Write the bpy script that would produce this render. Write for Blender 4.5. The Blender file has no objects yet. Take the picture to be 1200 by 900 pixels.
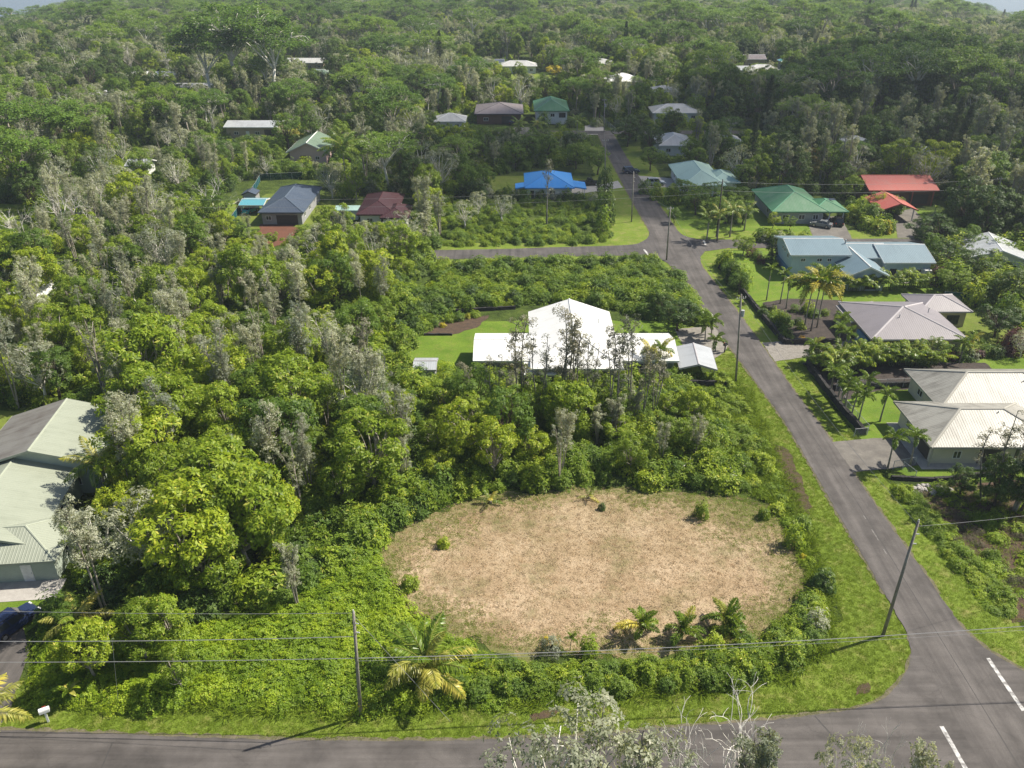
import bpy, math, random
import numpy as np
from mathutils import Vector, Matrix

# ------------------------------------------------------------------ camera, sky, sun, exposure
S = bpy.context.scene
C = S.collection
CAM_H, FPX, PITCH = 56.0, 970.0, math.radians(28.652)
cd = bpy.data.cameras.new('camera'); cam = bpy.data.objects.new('camera', cd); C.objects.link(cam)
cd.sensor_width = 36.0; cd.lens = 36.0 * FPX / 1200.0; cd.clip_start = 0.5; cd.clip_end = 30000
cam.location = (0, 0, CAM_H); cam.rotation_euler = (math.pi / 2 - PITCH, 0, 0)
S.camera = cam

SUN_AZ, SUN_EL = math.radians(20.0), math.radians(50.0)          # azimuth measured from +X towards +Y
sdir = Vector((math.cos(SUN_EL) * math.cos(SUN_AZ), math.cos(SUN_EL) * math.sin(SUN_AZ), math.sin(SUN_EL)))
W = bpy.data.worlds.new('World'); S.world = W; W.use_nodes = True
wn = W.node_tree.nodes; wl = W.node_tree.links; wn.clear()
sky = wn.new('ShaderNodeTexSky'); sky.sky_type = 'NISHITA'; sky.sun_disc = False
sky.sun_elevation = SUN_EL; sky.sun_rotation = math.pi / 2 - SUN_AZ
sky.air_density = 1.0; sky.dust_density = 1.5; sky.ozone_density = 1.0
bg = wn.new('ShaderNodeBackground'); bg.inputs['Strength'].default_value = 0.075
wo = wn.new('ShaderNodeOutputWorld')
wl.new(sky.outputs[0], bg.inputs[0]); wl.new(bg.outputs[0], wo.inputs[0])
sl = bpy.data.lights.new('sun', 'SUN'); sl.energy = 5.0; sl.angle = math.radians(0.53); sl.color = (1.0, 0.93, 0.80)
so = bpy.data.objects.new('sun', sl); C.objects.link(so); so.location = sdir * 900
so.rotation_euler = sdir.to_track_quat('Z', 'Y').to_euler()
S.view_settings.view_transform = 'Standard'; S.view_settings.look = 'None'
S.view_settings.exposure = 0.66; S.view_settings.gamma = 1.0; S.view_settings.use_curve_mapping = False
S.render.engine = 'CYCLES'
cy = S.cycles
cy.max_bounces = 4; cy.diffuse_bounces = 2; cy.glossy_bounces = 2; cy.transmission_bounces = 3
cy.transparent_max_bounces = 6; cy.volume_bounces = 0
cy.use_denoising = True; cy.sample_clamp_indirect = 6.0

# ------------------------------------------------------------------ helpers
CP, SP = math.cos(PITCH), math.sin(PITCH)
def G(x, y, z=0.0):
    """survey point of the photograph (1200x900) -> place on the level z"""
    v = (y - 450) / FPX; u = (x - 600) / FPX
    t = (CAM_H - z) / (SP + v * CP)
    return (u * t, (CP - v * SP) * t)
def PX(X, Y, Z=0.0):
    d = Y * CP + (CAM_H - Z) * SP
    if d < 1: return (1e6, 1e6)
    return (600 + X / d * FPX, 450 + (-Y * SP + (CAM_H - Z) * CP) / d * FPX)
def GP(l, z=0.0): return [G(x, y, z) for x, y in l]

def _sm(x): x = max(0.0, min(1.0, x)); return x * x * (3 - 2 * x)
SEA = -190.0
def terrain(X, Y):
    r = math.hypot(X, Y)
    if r < 470: return 0.0
    a = X / max(Y, 1.0)
    s = 0.044 + 0.047 * _sm((abs(a) - 0.40) / 0.22) if a < 0 else 0.044 + 0.041 * _sm((a - 0.38) / 0.26)
    d = r - 470
    return -s * d * d / (d + 160.0)

def rnd(seed): return random.Random(seed)

def tag(o, label=None, cat=None, group=None, kind=None):
    if label: o['label'] = label
    if cat: o['category'] = cat
    if group: o['group'] = group
    if kind: o['kind'] = kind
    return o
def empty(name, loc=(0, 0, 0), rz=0.0):
    o = bpy.data.objects.new(name, None); C.objects.link(o); o.location = loc; o.rotation_euler = (0, 0, rz)
    o.empty_display_size = 0.5
    return o
def link(name, me, parent=None, mat=None):
    o = bpy.data.objects.new(name, me); C.objects.link(o)
    if mat and not me.materials: me.materials.append(mat)
    if parent: o.parent = parent
    return o
def copy_tree(o, parent=None):
    c = o.copy(); C.objects.link(c); c.parent = parent
    for ch in o.children: copy_tree(ch, c)
    return c

class MB:
    def __init__(s): s.v = []; s.f = []; s.uv = []
    def poly(s, pts, uvs=None):
        b = len(s.v); s.v += [tuple(p) for p in pts]; s.f.append(tuple(range(b, b + len(pts))))
        s.uv += list(uvs) if uvs else [(0, 0)] * len(pts)
        return s
    def box(s, x0, x1, y0, y1, z0, z1):
        p = [(x0, y0, z0), (x1, y0, z0), (x1, y1, z0), (x0, y1, z0), (x0, y0, z1), (x1, y0, z1), (x1, y1, z1), (x0, y1, z1)]
        for q in ((3, 2, 1, 0), (4, 5, 6, 7), (0, 1, 5, 4), (1, 2, 6, 5), (2, 3, 7, 6), (3, 0, 4, 7)):
            s.poly([p[i] for i in q])
        return s
    def tube(s, pts, rad, n=6, cap=True):
        pts = [Vector(p) for p in pts]
        if not hasattr(rad, '__len__'): rad = [rad] * len(pts)
        rings = []
        for i, p in enumerate(pts):
            d = (pts[min(i + 1, len(pts) - 1)] - pts[max(i - 1, 0)])
            d = d.normalized() if d.length > 1e-9 else Vector((0, 0, 1))
            a = d.cross(Vector((0, 0, 1)) if abs(d.z) < .9 else Vector((1, 0, 0))).normalized(); b = d.cross(a)
            base = len(s.v)
            for k in range(n):
                t = 2 * math.pi * k / n
                s.v.append(tuple(p + (a * math.cos(t) + b * math.sin(t)) * rad[i]))
            rings.append(base)
        for i in range(len(rings) - 1):
            for k in range(n):
                k2 = (k + 1) % n
                s.f.append((rings[i] + k, rings[i] + k2, rings[i + 1] + k2, rings[i + 1] + k)); s.uv += [(0, 0)] * 4
        if cap:
            s.f.append(tuple(rings[-1] + k for k in range(n))); s.uv += [(0, 0)] * n
            s.f.append(tuple(rings[0] + k for k in reversed(range(n)))); s.uv += [(0, 0)] * n
        return s
    def mesh(s, name, mat=None, smooth=False):
        me = bpy.data.meshes.new(name); me.from_pydata(s.v, [], s.f)
        uv = me.uv_layers.new(name='UVMap')
        uv.data.foreach_set('uv', np.array(s.uv, dtype=np.float32).ravel())
        if mat: me.materials.append(mat)
        if smooth: me.polygons.foreach_set('use_smooth', [True] * len(me.polygons))
        me.update(); return me
    def build(s, name, mat=None, parent=None, smooth=False):
        return link(name, s.mesh(name, mat, smooth), parent)

# ------------------------------------------------------------------ materials
def nmat(name):
    m = bpy.data.materials.new(name); m.use_nodes = True
    nt = m.node_tree; nt.nodes.clear()
    out = nt.nodes.new('ShaderNodeOutputMaterial')
    return m, nt, out
def N(nt, t, **kw):
    n = nt.nodes.new(t)
    for k, v in kw.items():
        if k in n.inputs: n.inputs[k].default_value = v
        else: setattr(n, k, v)
    return n
def ramp(nt, fac, stops):
    r = nt.nodes.new('ShaderNodeValToRGB'); e = r.color_ramp.elements
    while len(e) < len(stops): e.new(0.5)
    for i, (p, c) in enumerate(stops):
        e[i].position = p; e[i].color = (*c, 1) if len(c) == 3 else c
    nt.links.new(fac, r.inputs[0]); return r.outputs[0]
def mixc(nt, fac, a, b, mode='MIX'):
    m = nt.nodes.new('ShaderNodeMix'); m.data_type = 'RGBA'; m.blend_type = mode
    for i, v in ((0, fac), (6, a), (7, b)):
        if hasattr(v, 'is_output') or hasattr(v, 'links'): nt.links.new(v, m.inputs[i])
        else: m.inputs[i].default_value = v if i == 0 else (*v, 1)
    return m.outputs[2]
def noise(nt, vec, scale, detail=4, rough=0.55):
    n = N(nt, 'ShaderNodeTexNoise'); n.inputs['Scale'].default_value = scale; n.inputs['Detail'].default_value = detail
    n.inputs['Roughness'].default_value = rough
    nt.links.new(vec, n.inputs['Vector']); return n.outputs['Fac']
def coords(nt, kind='Object'):
    return nt.nodes.new('ShaderNodeTexCoord').outputs[kind]
def worldpos(nt): return nt.nodes.new('ShaderNodeNewGeometry').outputs['Position']

def surf(name, c1, c2=None, scale=2.0, rough=0.7, bump=0.0, bscale=8.0, fine=0.15, spec=0.3, metal=0.0, world=True, c3=None, s3=0.2):
    """painted/mineral surface with two tones, optional third broad stain and fine relief"""
    m, nt, out = nmat(name); L = nt.links
    p = N(nt, 'ShaderNodeBsdfPrincipled'); p.inputs['Roughness'].default_value = rough; p.inputs['Metallic'].default_value = metal
    p.inputs['Specular IOR Level'].default_value = spec
    pos = worldpos(nt) if world else coords(nt)
    c2 = c2 or tuple(x * .82 for x in c1)
    f = noise(nt, pos, scale, 5, .6)
    col = ramp(nt, f, [(.35, c1), (.68, c2)])
    if c3:
        f3 = noise(nt, pos, s3, 5, .6); mr = ramp(nt, f3, [(.45, (0, 0, 0)), (.62, (1, 1, 1))])
        col = mixc(nt, mr, col, c3)
    if fine:
        ff = noise(nt, pos, scale * 12, 2, .6); fr = ramp(nt, ff, [(.3, (1 - fine,) * 3), (.7, (1 + fine,) * 3)])
        col = mixc(nt, 1.0, col, fr, 'MULTIPLY')
    L.new(col, p.inputs['Base Color'])
    if bump:
        b = N(nt, 'ShaderNodeBump'); b.inputs['Strength'].default_value = bump; b.inputs['Distance'].default_value = .1
        L.new(noise(nt, pos, bscale, 4, .6), b.inputs['Height']); L.new(b.outputs[0], p.inputs['Normal'])
    L.new(p.outputs[0], out.inputs[0]); return m

def roofmat(name, col, streak=None, amount=0.35, rib=0.32, rough=0.45, spec=0.4):
    """ribbed metal roofing: ribs run down the slope (UV.x along the eave)"""
    m, nt, out = nmat(name); L = nt.links
    p = N(nt, 'ShaderNodeBsdfPrincipled'); p.inputs['Roughness'].default_value = rough; p.inputs['Specular IOR Level'].default_value = spec
    uv = coords(nt, 'UV'); sep = N(nt, 'ShaderNodeSeparateXYZ'); L.new(uv, sep.inputs[0])
    streak = streak or tuple(x * .55 for x in col)
    mp = N(nt, 'ShaderNodeMapping'); mp.inputs['Scale'].default_value = (1.6, .12, 1); L.new(uv, mp.inputs[0])
    f1 = noise(nt, mp.outputs[0], 1.0, 4, .65); f2 = noise(nt, worldpos(nt), .35, 4, .6)
    mul = N(nt, 'ShaderNodeMath', operation='MULTIPLY'); L.new(f1, mul.inputs[0]); L.new(f2, mul.inputs[1])
    mr = ramp(nt, mul.outputs[0], [(.2, (0, 0, 0)), (.42, (1, 1, 1))])
    am = N(nt, 'ShaderNodeMath', operation='MULTIPLY'); L.new(mr, am.inputs[0]); am.inputs[1].default_value = amount
    c = mixc(nt, am.outputs[0], col, streak)
    L.new(c, p.inputs['Base Color'])
    dv = N(nt, 'ShaderNodeMath', operation='DIVIDE'); L.new(sep.outputs[0], dv.inputs[0]); dv.inputs[1].default_value = rib
    fr = N(nt, 'ShaderNodeMath', operation='FRACT'); L.new(dv.outputs[0], fr.inputs[0])
    rr = ramp(nt, fr.outputs[0], [(.0, (1, 1, 1)), (.12, (1, 1, 1)), (.2, (0, 0, 0)), (.92, (0, 0, 0)), (1, (1, 1, 1))])
    b = N(nt, 'ShaderNodeBump'); b.inputs['Strength'].default_value = .6; b.inputs['Distance'].default_value = .04
    L.new(rr, b.inputs['Height']); L.new(b.outputs[0], p.inputs['Normal'])
    L.new(p.outputs[0], out.inputs[0]); return m

def leafmat(name, ca, cb, cc=None, trans=0.35, rough=0.5, objvar=0.5, spec=0.35, neutral=False):
    """leaves: tone differs from leaf to leaf and from plant to plant"""
    m, nt, out = nmat(name); L = nt.links
    geo = N(nt, 'ShaderNodeNewGeometry'); oi = N(nt, 'ShaderNodeObjectInfo')
    cc = cc or ca
    c = ramp(nt, geo.outputs['Random Per Island'], [(0, ca), (.55, cb), (.93, cb), (1, cc)])
    r2 = ramp(nt, oi.outputs['Random'], [(0, (1 - objvar * .6, 1 - objvar * .5, 1 - objvar * .45)), (.5, (1, 1, 1)), (1, (1 + objvar * .4,) * 3 if neutral else (1 + objvar * .7, 1 + objvar * .42, 1 + objvar * .15))])
    c = mixc(nt, 1.0, c, r2, 'MULTIPLY')
    p = N(nt, 'ShaderNodeBsdfPrincipled'); p.inputs['Roughness'].default_value = rough; p.inputs['Specular IOR Level'].default_value = spec
    L.new(c, p.inputs['Base Color'])
    t = N(nt, 'ShaderNodeBsdfTranslucent')
    tc = mixc(nt, 1.0, c, (1.25, 1.2, .6), 'MULTIPLY'); L.new(tc, t.inputs[0])
    mx = N(nt, 'ShaderNodeMixShader'); mx.inputs[0].default_value = trans
    L.new(p.outputs[0], mx.inputs[1]); L.new(t.outputs[0], mx.inputs[2]); L.new(mx.outputs[0], out.inputs[0])
    return m

M = {}
M['leaf_bright'] = leafmat('leaf_bright', (.115, .195, .013), (.285, .385, .03), (.60, .58, .12), trans=.45)
M['leaf_mid'] = leafmat('leaf_mid', (.085, .16, .018), (.16, .255, .032), (.30, .35, .07), trans=.45)
M['leaf_dark'] = leafmat('leaf_dark', (.036, .078, .014), (.08, .14, .022), (.15, .21, .045))
M['leaf_grey'] = leafmat('leaf_grey', (.21, .23, .14), (.35, .37, .26), (.54, .53, .45), trans=.4, neutral=True)
M['leaf_plume'] = leafmat('leaf_plume', (.245, .265, .17), (.405, .42, .315), (.58, .57, .49), trans=.42, objvar=.6, neutral=True)
M['leaf_umbrella'] = leafmat('leaf_umbrella', (.095, .19, .026), (.175, .285, .048), (.28, .35, .09), trans=.45)
M['leaf_palm'] = leafmat('leaf_palm', (.10, .18, .018), (.18, .27, .03), (.4, .36, .08), rough=.35)
M['leaf_palm_yellow'] = leafmat('leaf_palm_yellow', (.30, .33, .04), (.48, .45, .10), (.62, .55, .25), rough=.35)
M['leaf_vine'] = leafmat('leaf_vine', (.15, .25, .014), (.28, .40, .028), (.48, .52, .08), objvar=.6, trans=.45)
M['leaf_fern'] = leafmat('leaf_fern', (.13, .22, .016), (.23, .33, .028), (.40, .42, .08), objvar=.6, trans=.45)
M['leaf_ash'] = leafmat('leaf_ash', (.12, .13, .085), (.21, .215, .155), (.31, .30, .24), trans=.25)
M['leaf_red'] = leafmat('leaf_red', (.08, .10, .02), (.15, .14, .03), (.5, .10, .04))
M['leaf_purple'] = leafmat('leaf_purple', (.07, .025, .03), (.13, .05, .05), (.2, .1, .06))
M['leaf_yellow'] = leafmat('leaf_yellow', (.28, .30, .02), (.5, .44, .03), (.6, .5, .04))
M['leaf_orange'] = leafmat('leaf_orange', (.45, .3, .02), (.6, .36, .02), (.3, .3, .04))
M['leaf_conifer'] = leafmat('leaf_conifer', (.03, .055, .015), (.055, .085, .025))
M['grass_blade'] = leafmat('grass_blade', (.15, .225, .02), (.20, .28, .03), (.30, .31, .08), objvar=.2, spec=.1, trans=.45)
M['dry_blade'] = leafmat('dry_blade', (.27, .19, .11), (.40, .30, .19), (.20, .21, .07), trans=.2, objvar=.4, spec=.1)
M['scrub_dry'] = leafmat('scrub_dry', (.09, .075, .055), (.17, .15, .10), (.12, .16, .04), trans=.2, spec=.1)
M['bark_grey'] = surf('bark_grey', (.40, .36, .30), (.24, .205, .17), scale=3, rough=.9, bump=.4, bscale=12, world=False)
M['bark_brown'] = surf('bark_brown', (.13, .10, .075), (.075, .055, .04), scale=3, rough=.9, bump=.4, bscale=12, world=False)
M['bark_ash'] = surf('bark_ash', (.24, .225, .205), (.15, .14, .125), scale=3, rough=.9, bump=.4, bscale=12, world=False)
M['bark_white'] = surf('bark_white', (.78, .75, .69), (.55, .51, .45), scale=2, rough=.85, bump=.3, bscale=10, world=False)
M['palm_trunk'] = surf('palm_trunk', (.33, .30, .25), (.2, .175, .14), scale=4, rough=.9, bump=.4, bscale=10, world=False)
M['crownshaft'] = surf('crownshaft', (.2, .27, .08), (.14, .2, .06), scale=4, rough=.5, world=False)
M['rachis'] = surf('rachis', (.3, .3, .07), (.22, .24, .05), scale=4, rough=.5, world=False)
M['pole_wood'] = surf('pole_wood', (.30, .275, .24), (.19, .17, .145), scale=2, rough=.9, bump=.3, bscale=14)
M['pole_dark'] = surf('pole_dark', (.09, .075, .06), (.05, .042, .035), scale=2, rough=.9)
M['metal_grey'] = surf('metal_grey', (.42, .43, .44), rough=.5, fine=.05)
M['ceramic'] = surf('ceramic', (.7, .7, .68), rough=.3, fine=0)
M['wire'] = surf('wire', (.30, .30, .30), rough=.6, fine=0)
M['glass'] = surf('glass', (.018, .022, .028), (.03, .036, .042), scale=.7, rough=.08, spec=.6, fine=0)
M['frame_white'] = surf('frame_white', (.78, .78, .76), rough=.5, fine=.04)
M['frame_dark'] = surf('frame_dark', (.05, .045, .04), rough=.5, fine=.04)
M['concrete'] = surf('concrete', (.42, .40, .37), (.32, .30, .28), scale=1.2, rough=.9, fine=.12)
M['rock_black'] = surf('rock_black', (.05, .047, .047), (.02, .019, .019), scale=3.5, rough=.95, bump=.9, bscale=5, fine=.35)
M['tyre'] = surf('tyre', (.025, .025, .025), rough=.8, fine=.05)
M['rim'] = surf('rim', (.5, .5, .52), rough=.3, metal=.8, fine=0)
M['lamp_red'] = surf('lamp_red', (.4, .02, .015), rough=.2, fine=0)
M['lamp_clear'] = surf('lamp_clear', (.75, .75, .72), rough=.15, fine=0)
M['plastic_black'] = surf('plastic_black', (.03, .03, .032), rough=.5, fine=.05)
M['plastic_white'] = surf('plastic_white', (.8, .8, .79), rough=.4, fine=.03)

# ------------------------------------------------------------------ ground, roads, lawns
from mathutils.geometry import tessellate_polygon
def _ground_mat():
    m, nt, out = nmat('ground'); L = nt.links; pos = worldpos(nt)
    p = N(nt, 'ShaderNodeBsdfPrincipled', Roughness=.95); p.inputs['Specular IOR Level'].default_value = .1
    c = ramp(nt, noise(nt, pos, .35, 6, .65), [(.3, (.03, .045, .012)), (.5, (.06, .09, .018)), (.62, (.09, .125, .025)), (.75, (.065, .05, .03))])
    f = ramp(nt, noise(nt, pos, 6, 3, .7), [(.3, (.6, .6, .6)), (.7, (1.3, 1.3, 1.3))])
    L.new(mixc(nt, 1.0, c, f, 'MULTIPLY'), p.inputs['Base Color'])
    b = N(nt, 'ShaderNodeBump', Strength=1.0, Distance=.4); L.new(noise(nt, pos, 1.5, 5, .7), b.inputs['Height']); L.new(b.outputs[0], p.inputs['Normal'])
    L.new(p.outputs[0], out.inputs[0]); return m
def _grass_mat(name, a, b_, dry, amt=.5, s=.25):
    m, nt, out = nmat(name); L = nt.links; pos = worldpos(nt)
    p = N(nt, 'ShaderNodeBsdfPrincipled', Roughness=.9); p.inputs['Specular IOR Level'].default_value = .15
    c = ramp(nt, noise(nt, pos, s, 6, .65), [(.32, a), (.6, b_)])
    d = ramp(nt, noise(nt, pos, s * 2.3, 6, .7), [(.5, (0, 0, 0)), (.72, (amt,) * 3)])
    c = mixc(nt, d, c, dry)
    f = ramp(nt, noise(nt, pos, 9, 4, .75), [(.28, (.62, .62, .62)), (.72, (1.3, 1.3, 1.3))])
    L.new(mixc(nt, 1.0, c, f, 'MULTIPLY'), p.inputs['Base Color'])
    bb = N(nt, 'ShaderNodeBump', Strength=.8, Distance=.08); L.new(noise(nt, pos, 7, 4, .75), bb.inputs['Height']); L.new(bb.outputs[0], p.inputs['Normal'])
    L.new(p.outputs[0], out.inputs[0]); return m
def N_half(nt, s_):
    q = N(nt, 'ShaderNodeMath', operation='MULTIPLY'); nt.links.new(s_, q.inputs[0]); q.inputs[1].default_value = .5; return q.outputs[0]
def _dirt_mat():
    m, nt, out = nmat('cleared_dirt'); L = nt.links; pos = worldpos(nt)
    p = N(nt, 'ShaderNodeBsdfPrincipled', Roughness=.95); p.inputs['Specular IOR Level'].default_value = .1
    c = ramp(nt, noise(nt, pos, .16, 7, .68), [(.25, (.20, .145, .08)), (.45, (.375, .275, .17)), (.66, (.50, .385, .26))])
    g = ramp(nt, noise(nt, pos, .22, 7, .75), [(.50, (0, 0, 0)), (.68, (.7,) * 3)])
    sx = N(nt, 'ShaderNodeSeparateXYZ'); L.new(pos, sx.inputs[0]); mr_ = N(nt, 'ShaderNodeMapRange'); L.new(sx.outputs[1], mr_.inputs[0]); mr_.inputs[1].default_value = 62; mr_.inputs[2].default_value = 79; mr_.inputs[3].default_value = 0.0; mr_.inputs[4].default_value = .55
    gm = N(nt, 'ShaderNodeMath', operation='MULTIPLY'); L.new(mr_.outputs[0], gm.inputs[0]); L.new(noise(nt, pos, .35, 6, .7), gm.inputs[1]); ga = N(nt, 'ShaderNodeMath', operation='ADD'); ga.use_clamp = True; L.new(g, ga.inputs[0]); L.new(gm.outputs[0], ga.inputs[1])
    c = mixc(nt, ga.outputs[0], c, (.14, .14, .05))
    ex = N(nt, 'ShaderNodeMapping'); ex.inputs['Location'].default_value = (-8 / 21.5, -65 / 12.3, 0); ex.inputs['Scale'].default_value = (1 / 21.5, 1 / 12.3, 0); L.new(pos, ex.inputs[0])
    ln_ = N(nt, 'ShaderNodeVectorMath', operation='LENGTH'); L.new(ex.outputs[0], ln_.inputs[0]); ea = N(nt, 'ShaderNodeMath', operation='ADD'); L.new(ln_.outputs['Value'], ea.inputs[0]); L.new(noise(nt, pos, .3, 7, .75), ea.inputs[1])
    c = mixc(nt, ramp(nt, N_half(nt, ea.outputs[0]), [(.67, (0, 0, 0)), (.82, (.8,) * 3)]), c, (.11, .145, .03))
    d = ramp(nt, noise(nt, pos, .9, 5, .75), [(.60, (0, 0, 0)), (.72, (.85,) * 3)])
    c = mixc(nt, d, c, (.09, .065, .045))
    f = ramp(nt, noise(nt, pos, 5, 4, .8), [(.3, (.5, .5, .5)), (.5, (1, 1, 1)), (.72, (1.25, 1.25, 1.25))])
    L.new(mixc(nt, 1.0, c, f, 'MULTIPLY'), p.inputs['Base Color'])
    b = N(nt, 'ShaderNodeBump', Strength=1.0, Distance=.12); L.new(noise(nt, pos, 4.5, 5, .8), b.inputs['Height']); L.new(b.outputs[0], p.inputs['Normal'])
    L.new(p.outputs[0], out.inputs[0]); return m
def _asphalt_mat(name, base, run=(1.3, .05, 1)):
    m, nt, out = nmat(name); L = nt.links; pos = worldpos(nt)
    p = N(nt, 'ShaderNodeBsdfPrincipled', Roughness=.85); p.inputs['Specular IOR Level'].default_value = .25
    lo = tuple(x * .66 for x in base); hi = tuple(x * 1.3 for x in base)
    c = ramp(nt, noise(nt, pos, .30, 6, .65), [(.3, lo), (.5, base), (.7, hi)])
    f = ramp(nt, noise(nt, pos, 14, 3, .8), [(.25, (.75,) * 3), (.75, (1.22,) * 3)])
    c = mixc(nt, 1.0, c, f, 'MULTIPLY')
    mpr = N(nt, 'ShaderNodeMapping'); mpr.inputs['Scale'].default_value = run; L.new(pos, mpr.inputs[0])
    tr = ramp(nt, noise(nt, mpr.outputs[0], 1.0, 4, .6), [(.3, (.74,) * 3), (.7, (1.28,) * 3)]); c = mixc(nt, 1.0, c, tr, 'MULTIPLY')
    vo = N(nt, 'ShaderNodeTexVoronoi', feature='DISTANCE_TO_EDGE'); vo.inputs['Scale'].default_value = .22; 
    wn_ = N(nt, 'ShaderNodeTexNoise'); wn_.inputs['Scale'].default_value = .8; wn_.inputs['Detail'].default_value = 5; L.new(pos, wn_.inputs['Vector'])
    ad = N(nt, 'ShaderNodeMixRGB'); ad.blend_type = 'ADD'; ad.inputs[0].default_value = .9; L.new(pos, ad.inputs[1]); L.new(wn_.outputs['Color'], ad.inputs[2])
    L.new(ad.outputs[0], vo.inputs['Vector'])
    k = ramp(nt, vo.outputs['Distance'], [(0, (.8,) * 3), (.008, (1, 1, 1))])
    c = mixc(nt, .8, c, mixc(nt, 1.0, c, k, 'MULTIPLY'))
    L.new(c, p.inputs['Base Color'])
    b = N(nt, 'ShaderNodeBump', Strength=.3, Distance=.02); L.new(noise(nt, pos, 18, 3, .7), b.inputs['Height']); L.new(b.outputs[0], p.inputs['Normal'])
    L.new(p.outputs[0], out.inputs[0]); return m
M['ground'] = _ground_mat()
M['grass'] = _grass_mat('grass', (.11, .165, .018), (.16, .22, .028), (.28, .24, .095), .8)
M['lawn'] = _grass_mat('lawn', (.095, .165, .016), (.14, .215, .024), (.21, .21, .055), .55)
M['lawn_pale'] = _grass_mat('lawn_pale', (.10, .145, .02), (.155, .195, .035), (.21, .185, .075), .6)
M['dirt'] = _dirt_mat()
M['asphalt'] = _asphalt_mat('asphalt', (.095, .086, .081))
M['asphalt_cross'] = _asphalt_mat('asphalt_cross', (.095, .086, .081), (.05, 1.3, 1))
M['shoulder'] = surf('shoulder', (.16, .135, .095), (.10, .095, .05), scale=2.5, rough=.95, fine=.3)
M['asphalt_far'] = _asphalt_mat('asphalt_far', (.088, .08, .077))
M['gravel'] = surf('gravel', (.27, .25, .225), (.19, .175, .155), scale=1.5, rough=.95, bump=.6, bscale=20, fine=.25)
M['drive'] = surf('drive', (.185, .17, .15), (.13, .12, .108), scale=1.0, rough=.9, fine=.15, c3=(.12, .11, .10), s3=.35)
M['cinder'] = surf('cinder', (.045, .037, .034), (.075, .06, .052), scale=1.0, rough=.95, bump=.6, bscale=14, fine=.3)
M['red_soil'] = surf('red_soil', (.15, .062, .038), (.11, .05, .032), scale=.6, rough=.95, fine=.2)
M['brown_soil'] = surf('brown_soil', (.10, .065, .042), (.06, .042, .03), scale=1.6, rough=.95, bump=.8, bscale=8, fine=.3)
M['paint'] = surf('paint', (.60, .60, .58), (.42, .41, .40), scale=3, rough=.7, fine=.3, c3=(.2, .19, .185), s3=2.2)
M['paint_worn'] = surf('paint_worn', (.22, .21, .20), (.11, .10, .098), scale=5, rough=.8, fine=.3)
M['tar'] = surf('tar', (.045, .043, .042), (.06, .056, .054), scale=4, rough=.7)

def struct(o): o['kind'] = 'structure'; return o
def sheet(name, pts, z, mat, jitter=0.0, step=1.0, seed=1, kind='structure', parent=None):
    r = rnd(seed); q = []
    n = len(pts)
    for i in range(n):
        a = Vector((*pts[i], 0)); b = Vector((*pts[(i + 1) % n], 0)); L_ = (b - a).length
        k = max(1, int(L_ / step)) if jitter else 1
        nrm = Vector((-(b - a).y, (b - a).x, 0)).normalized() if L_ > 1e-6 else Vector((0, 0, 0))
        for j in range(k):
            p = a.lerp(b, j / k)
            if jitter: p = p + nrm * r.uniform(-jitter, jitter)
            q.append((p.x, p.y, z))
    tri = tessellate_polygon([[Vector(p) for p in q]])
    a2 = 0
    me = bpy.data.meshes.new(name); fs = []
    for t in tri:
        A, B, D = (Vector(q[i]) for i in t)
        fs.append(tuple(t) if (B - A).cross(D - A).z > 0 else tuple(reversed(t)))
    me.from_pydata(q, [], fs); me.materials.append(mat); me.update()
    o = link(name, me, parent)
    if kind and not parent: o['kind'] = kind
    return o
def smooth_line(pts, n=6):
    """Catmull-Rom through the points"""
    out = []
    P_ = [pts[0]] + list(pts) + [pts[-1]]
    for i in range(1, len(P_) - 2):
        p0, p1, p2, p3 = (np.array(P_[i + k], float) for k in (-1, 0, 1, 2))
        for t in np.linspace(0, 1, n, endpoint=False):
            out.append(tuple(.5 * ((2 * p1) + (p2 - p0) * t + (2 * p0 - 5 * p1 + 4 * p2 - p3) * t * t + (3 * p1 - p0 - 3 * p2 + p3) * t ** 3)))
    out.append(tuple(pts[-1])); return out

# terrain: near ground flat, far ground falling away towards the sea
def make_ground():
    rs = [0, 15, 30, 60, 100, 150, 220, 300, 380, 460, 520, 600, 700, 820, 960, 1150, 1400, 1700, 2100, 2600, 3200, 4000]
    na = 73; v = []; f = []
    for r in rs:
        for k in range(na):
            a = math.radians(-62 + 124 * k / (na - 1))
            X, Y = r * math.sin(a), r * math.cos(a) - 25
            v.append((X, Y, terrain(X, Y) - (0.0 if r < 460 else .02)))
    for i in range(len(rs) - 1):
        for k in range(na - 1):
            a = i * na + k
            f.append((a, a + 1, a + na + 1, a + na)[::-1] if i else (a, a + na + 1, a + na)[::-1])
    me = bpy.data.meshes.new('ground'); me.from_pydata(v, [], f); me.materials.append(M['ground']); me.validate(); me.update()
    o = link('ground', me); return struct(o)
make_ground()
# sea beyond the falling land
m, nt, out = nmat('sea_water'); p = N(nt, 'ShaderNodeBsdfPrincipled', Roughness=.18); p.inputs['Base Color'].default_value = (.02, .07, .13, 1)
b = N(nt, 'ShaderNodeBump', Strength=.25, Distance=1.0); nt.links.new(noise(nt, worldpos(nt), .05, 4, .6), b.inputs['Height']); nt.links.new(b.outputs[0], p.inputs['Normal'])
nt.links.new(p.outputs[0], out.inputs[0]); M['sea'] = m
struct(MB().poly([(-24000, 900, SEA), (24000, 900, SEA), (24000, 24000, SEA), (-24000, 24000, SEA)]).build('sea', M['sea']))

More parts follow.
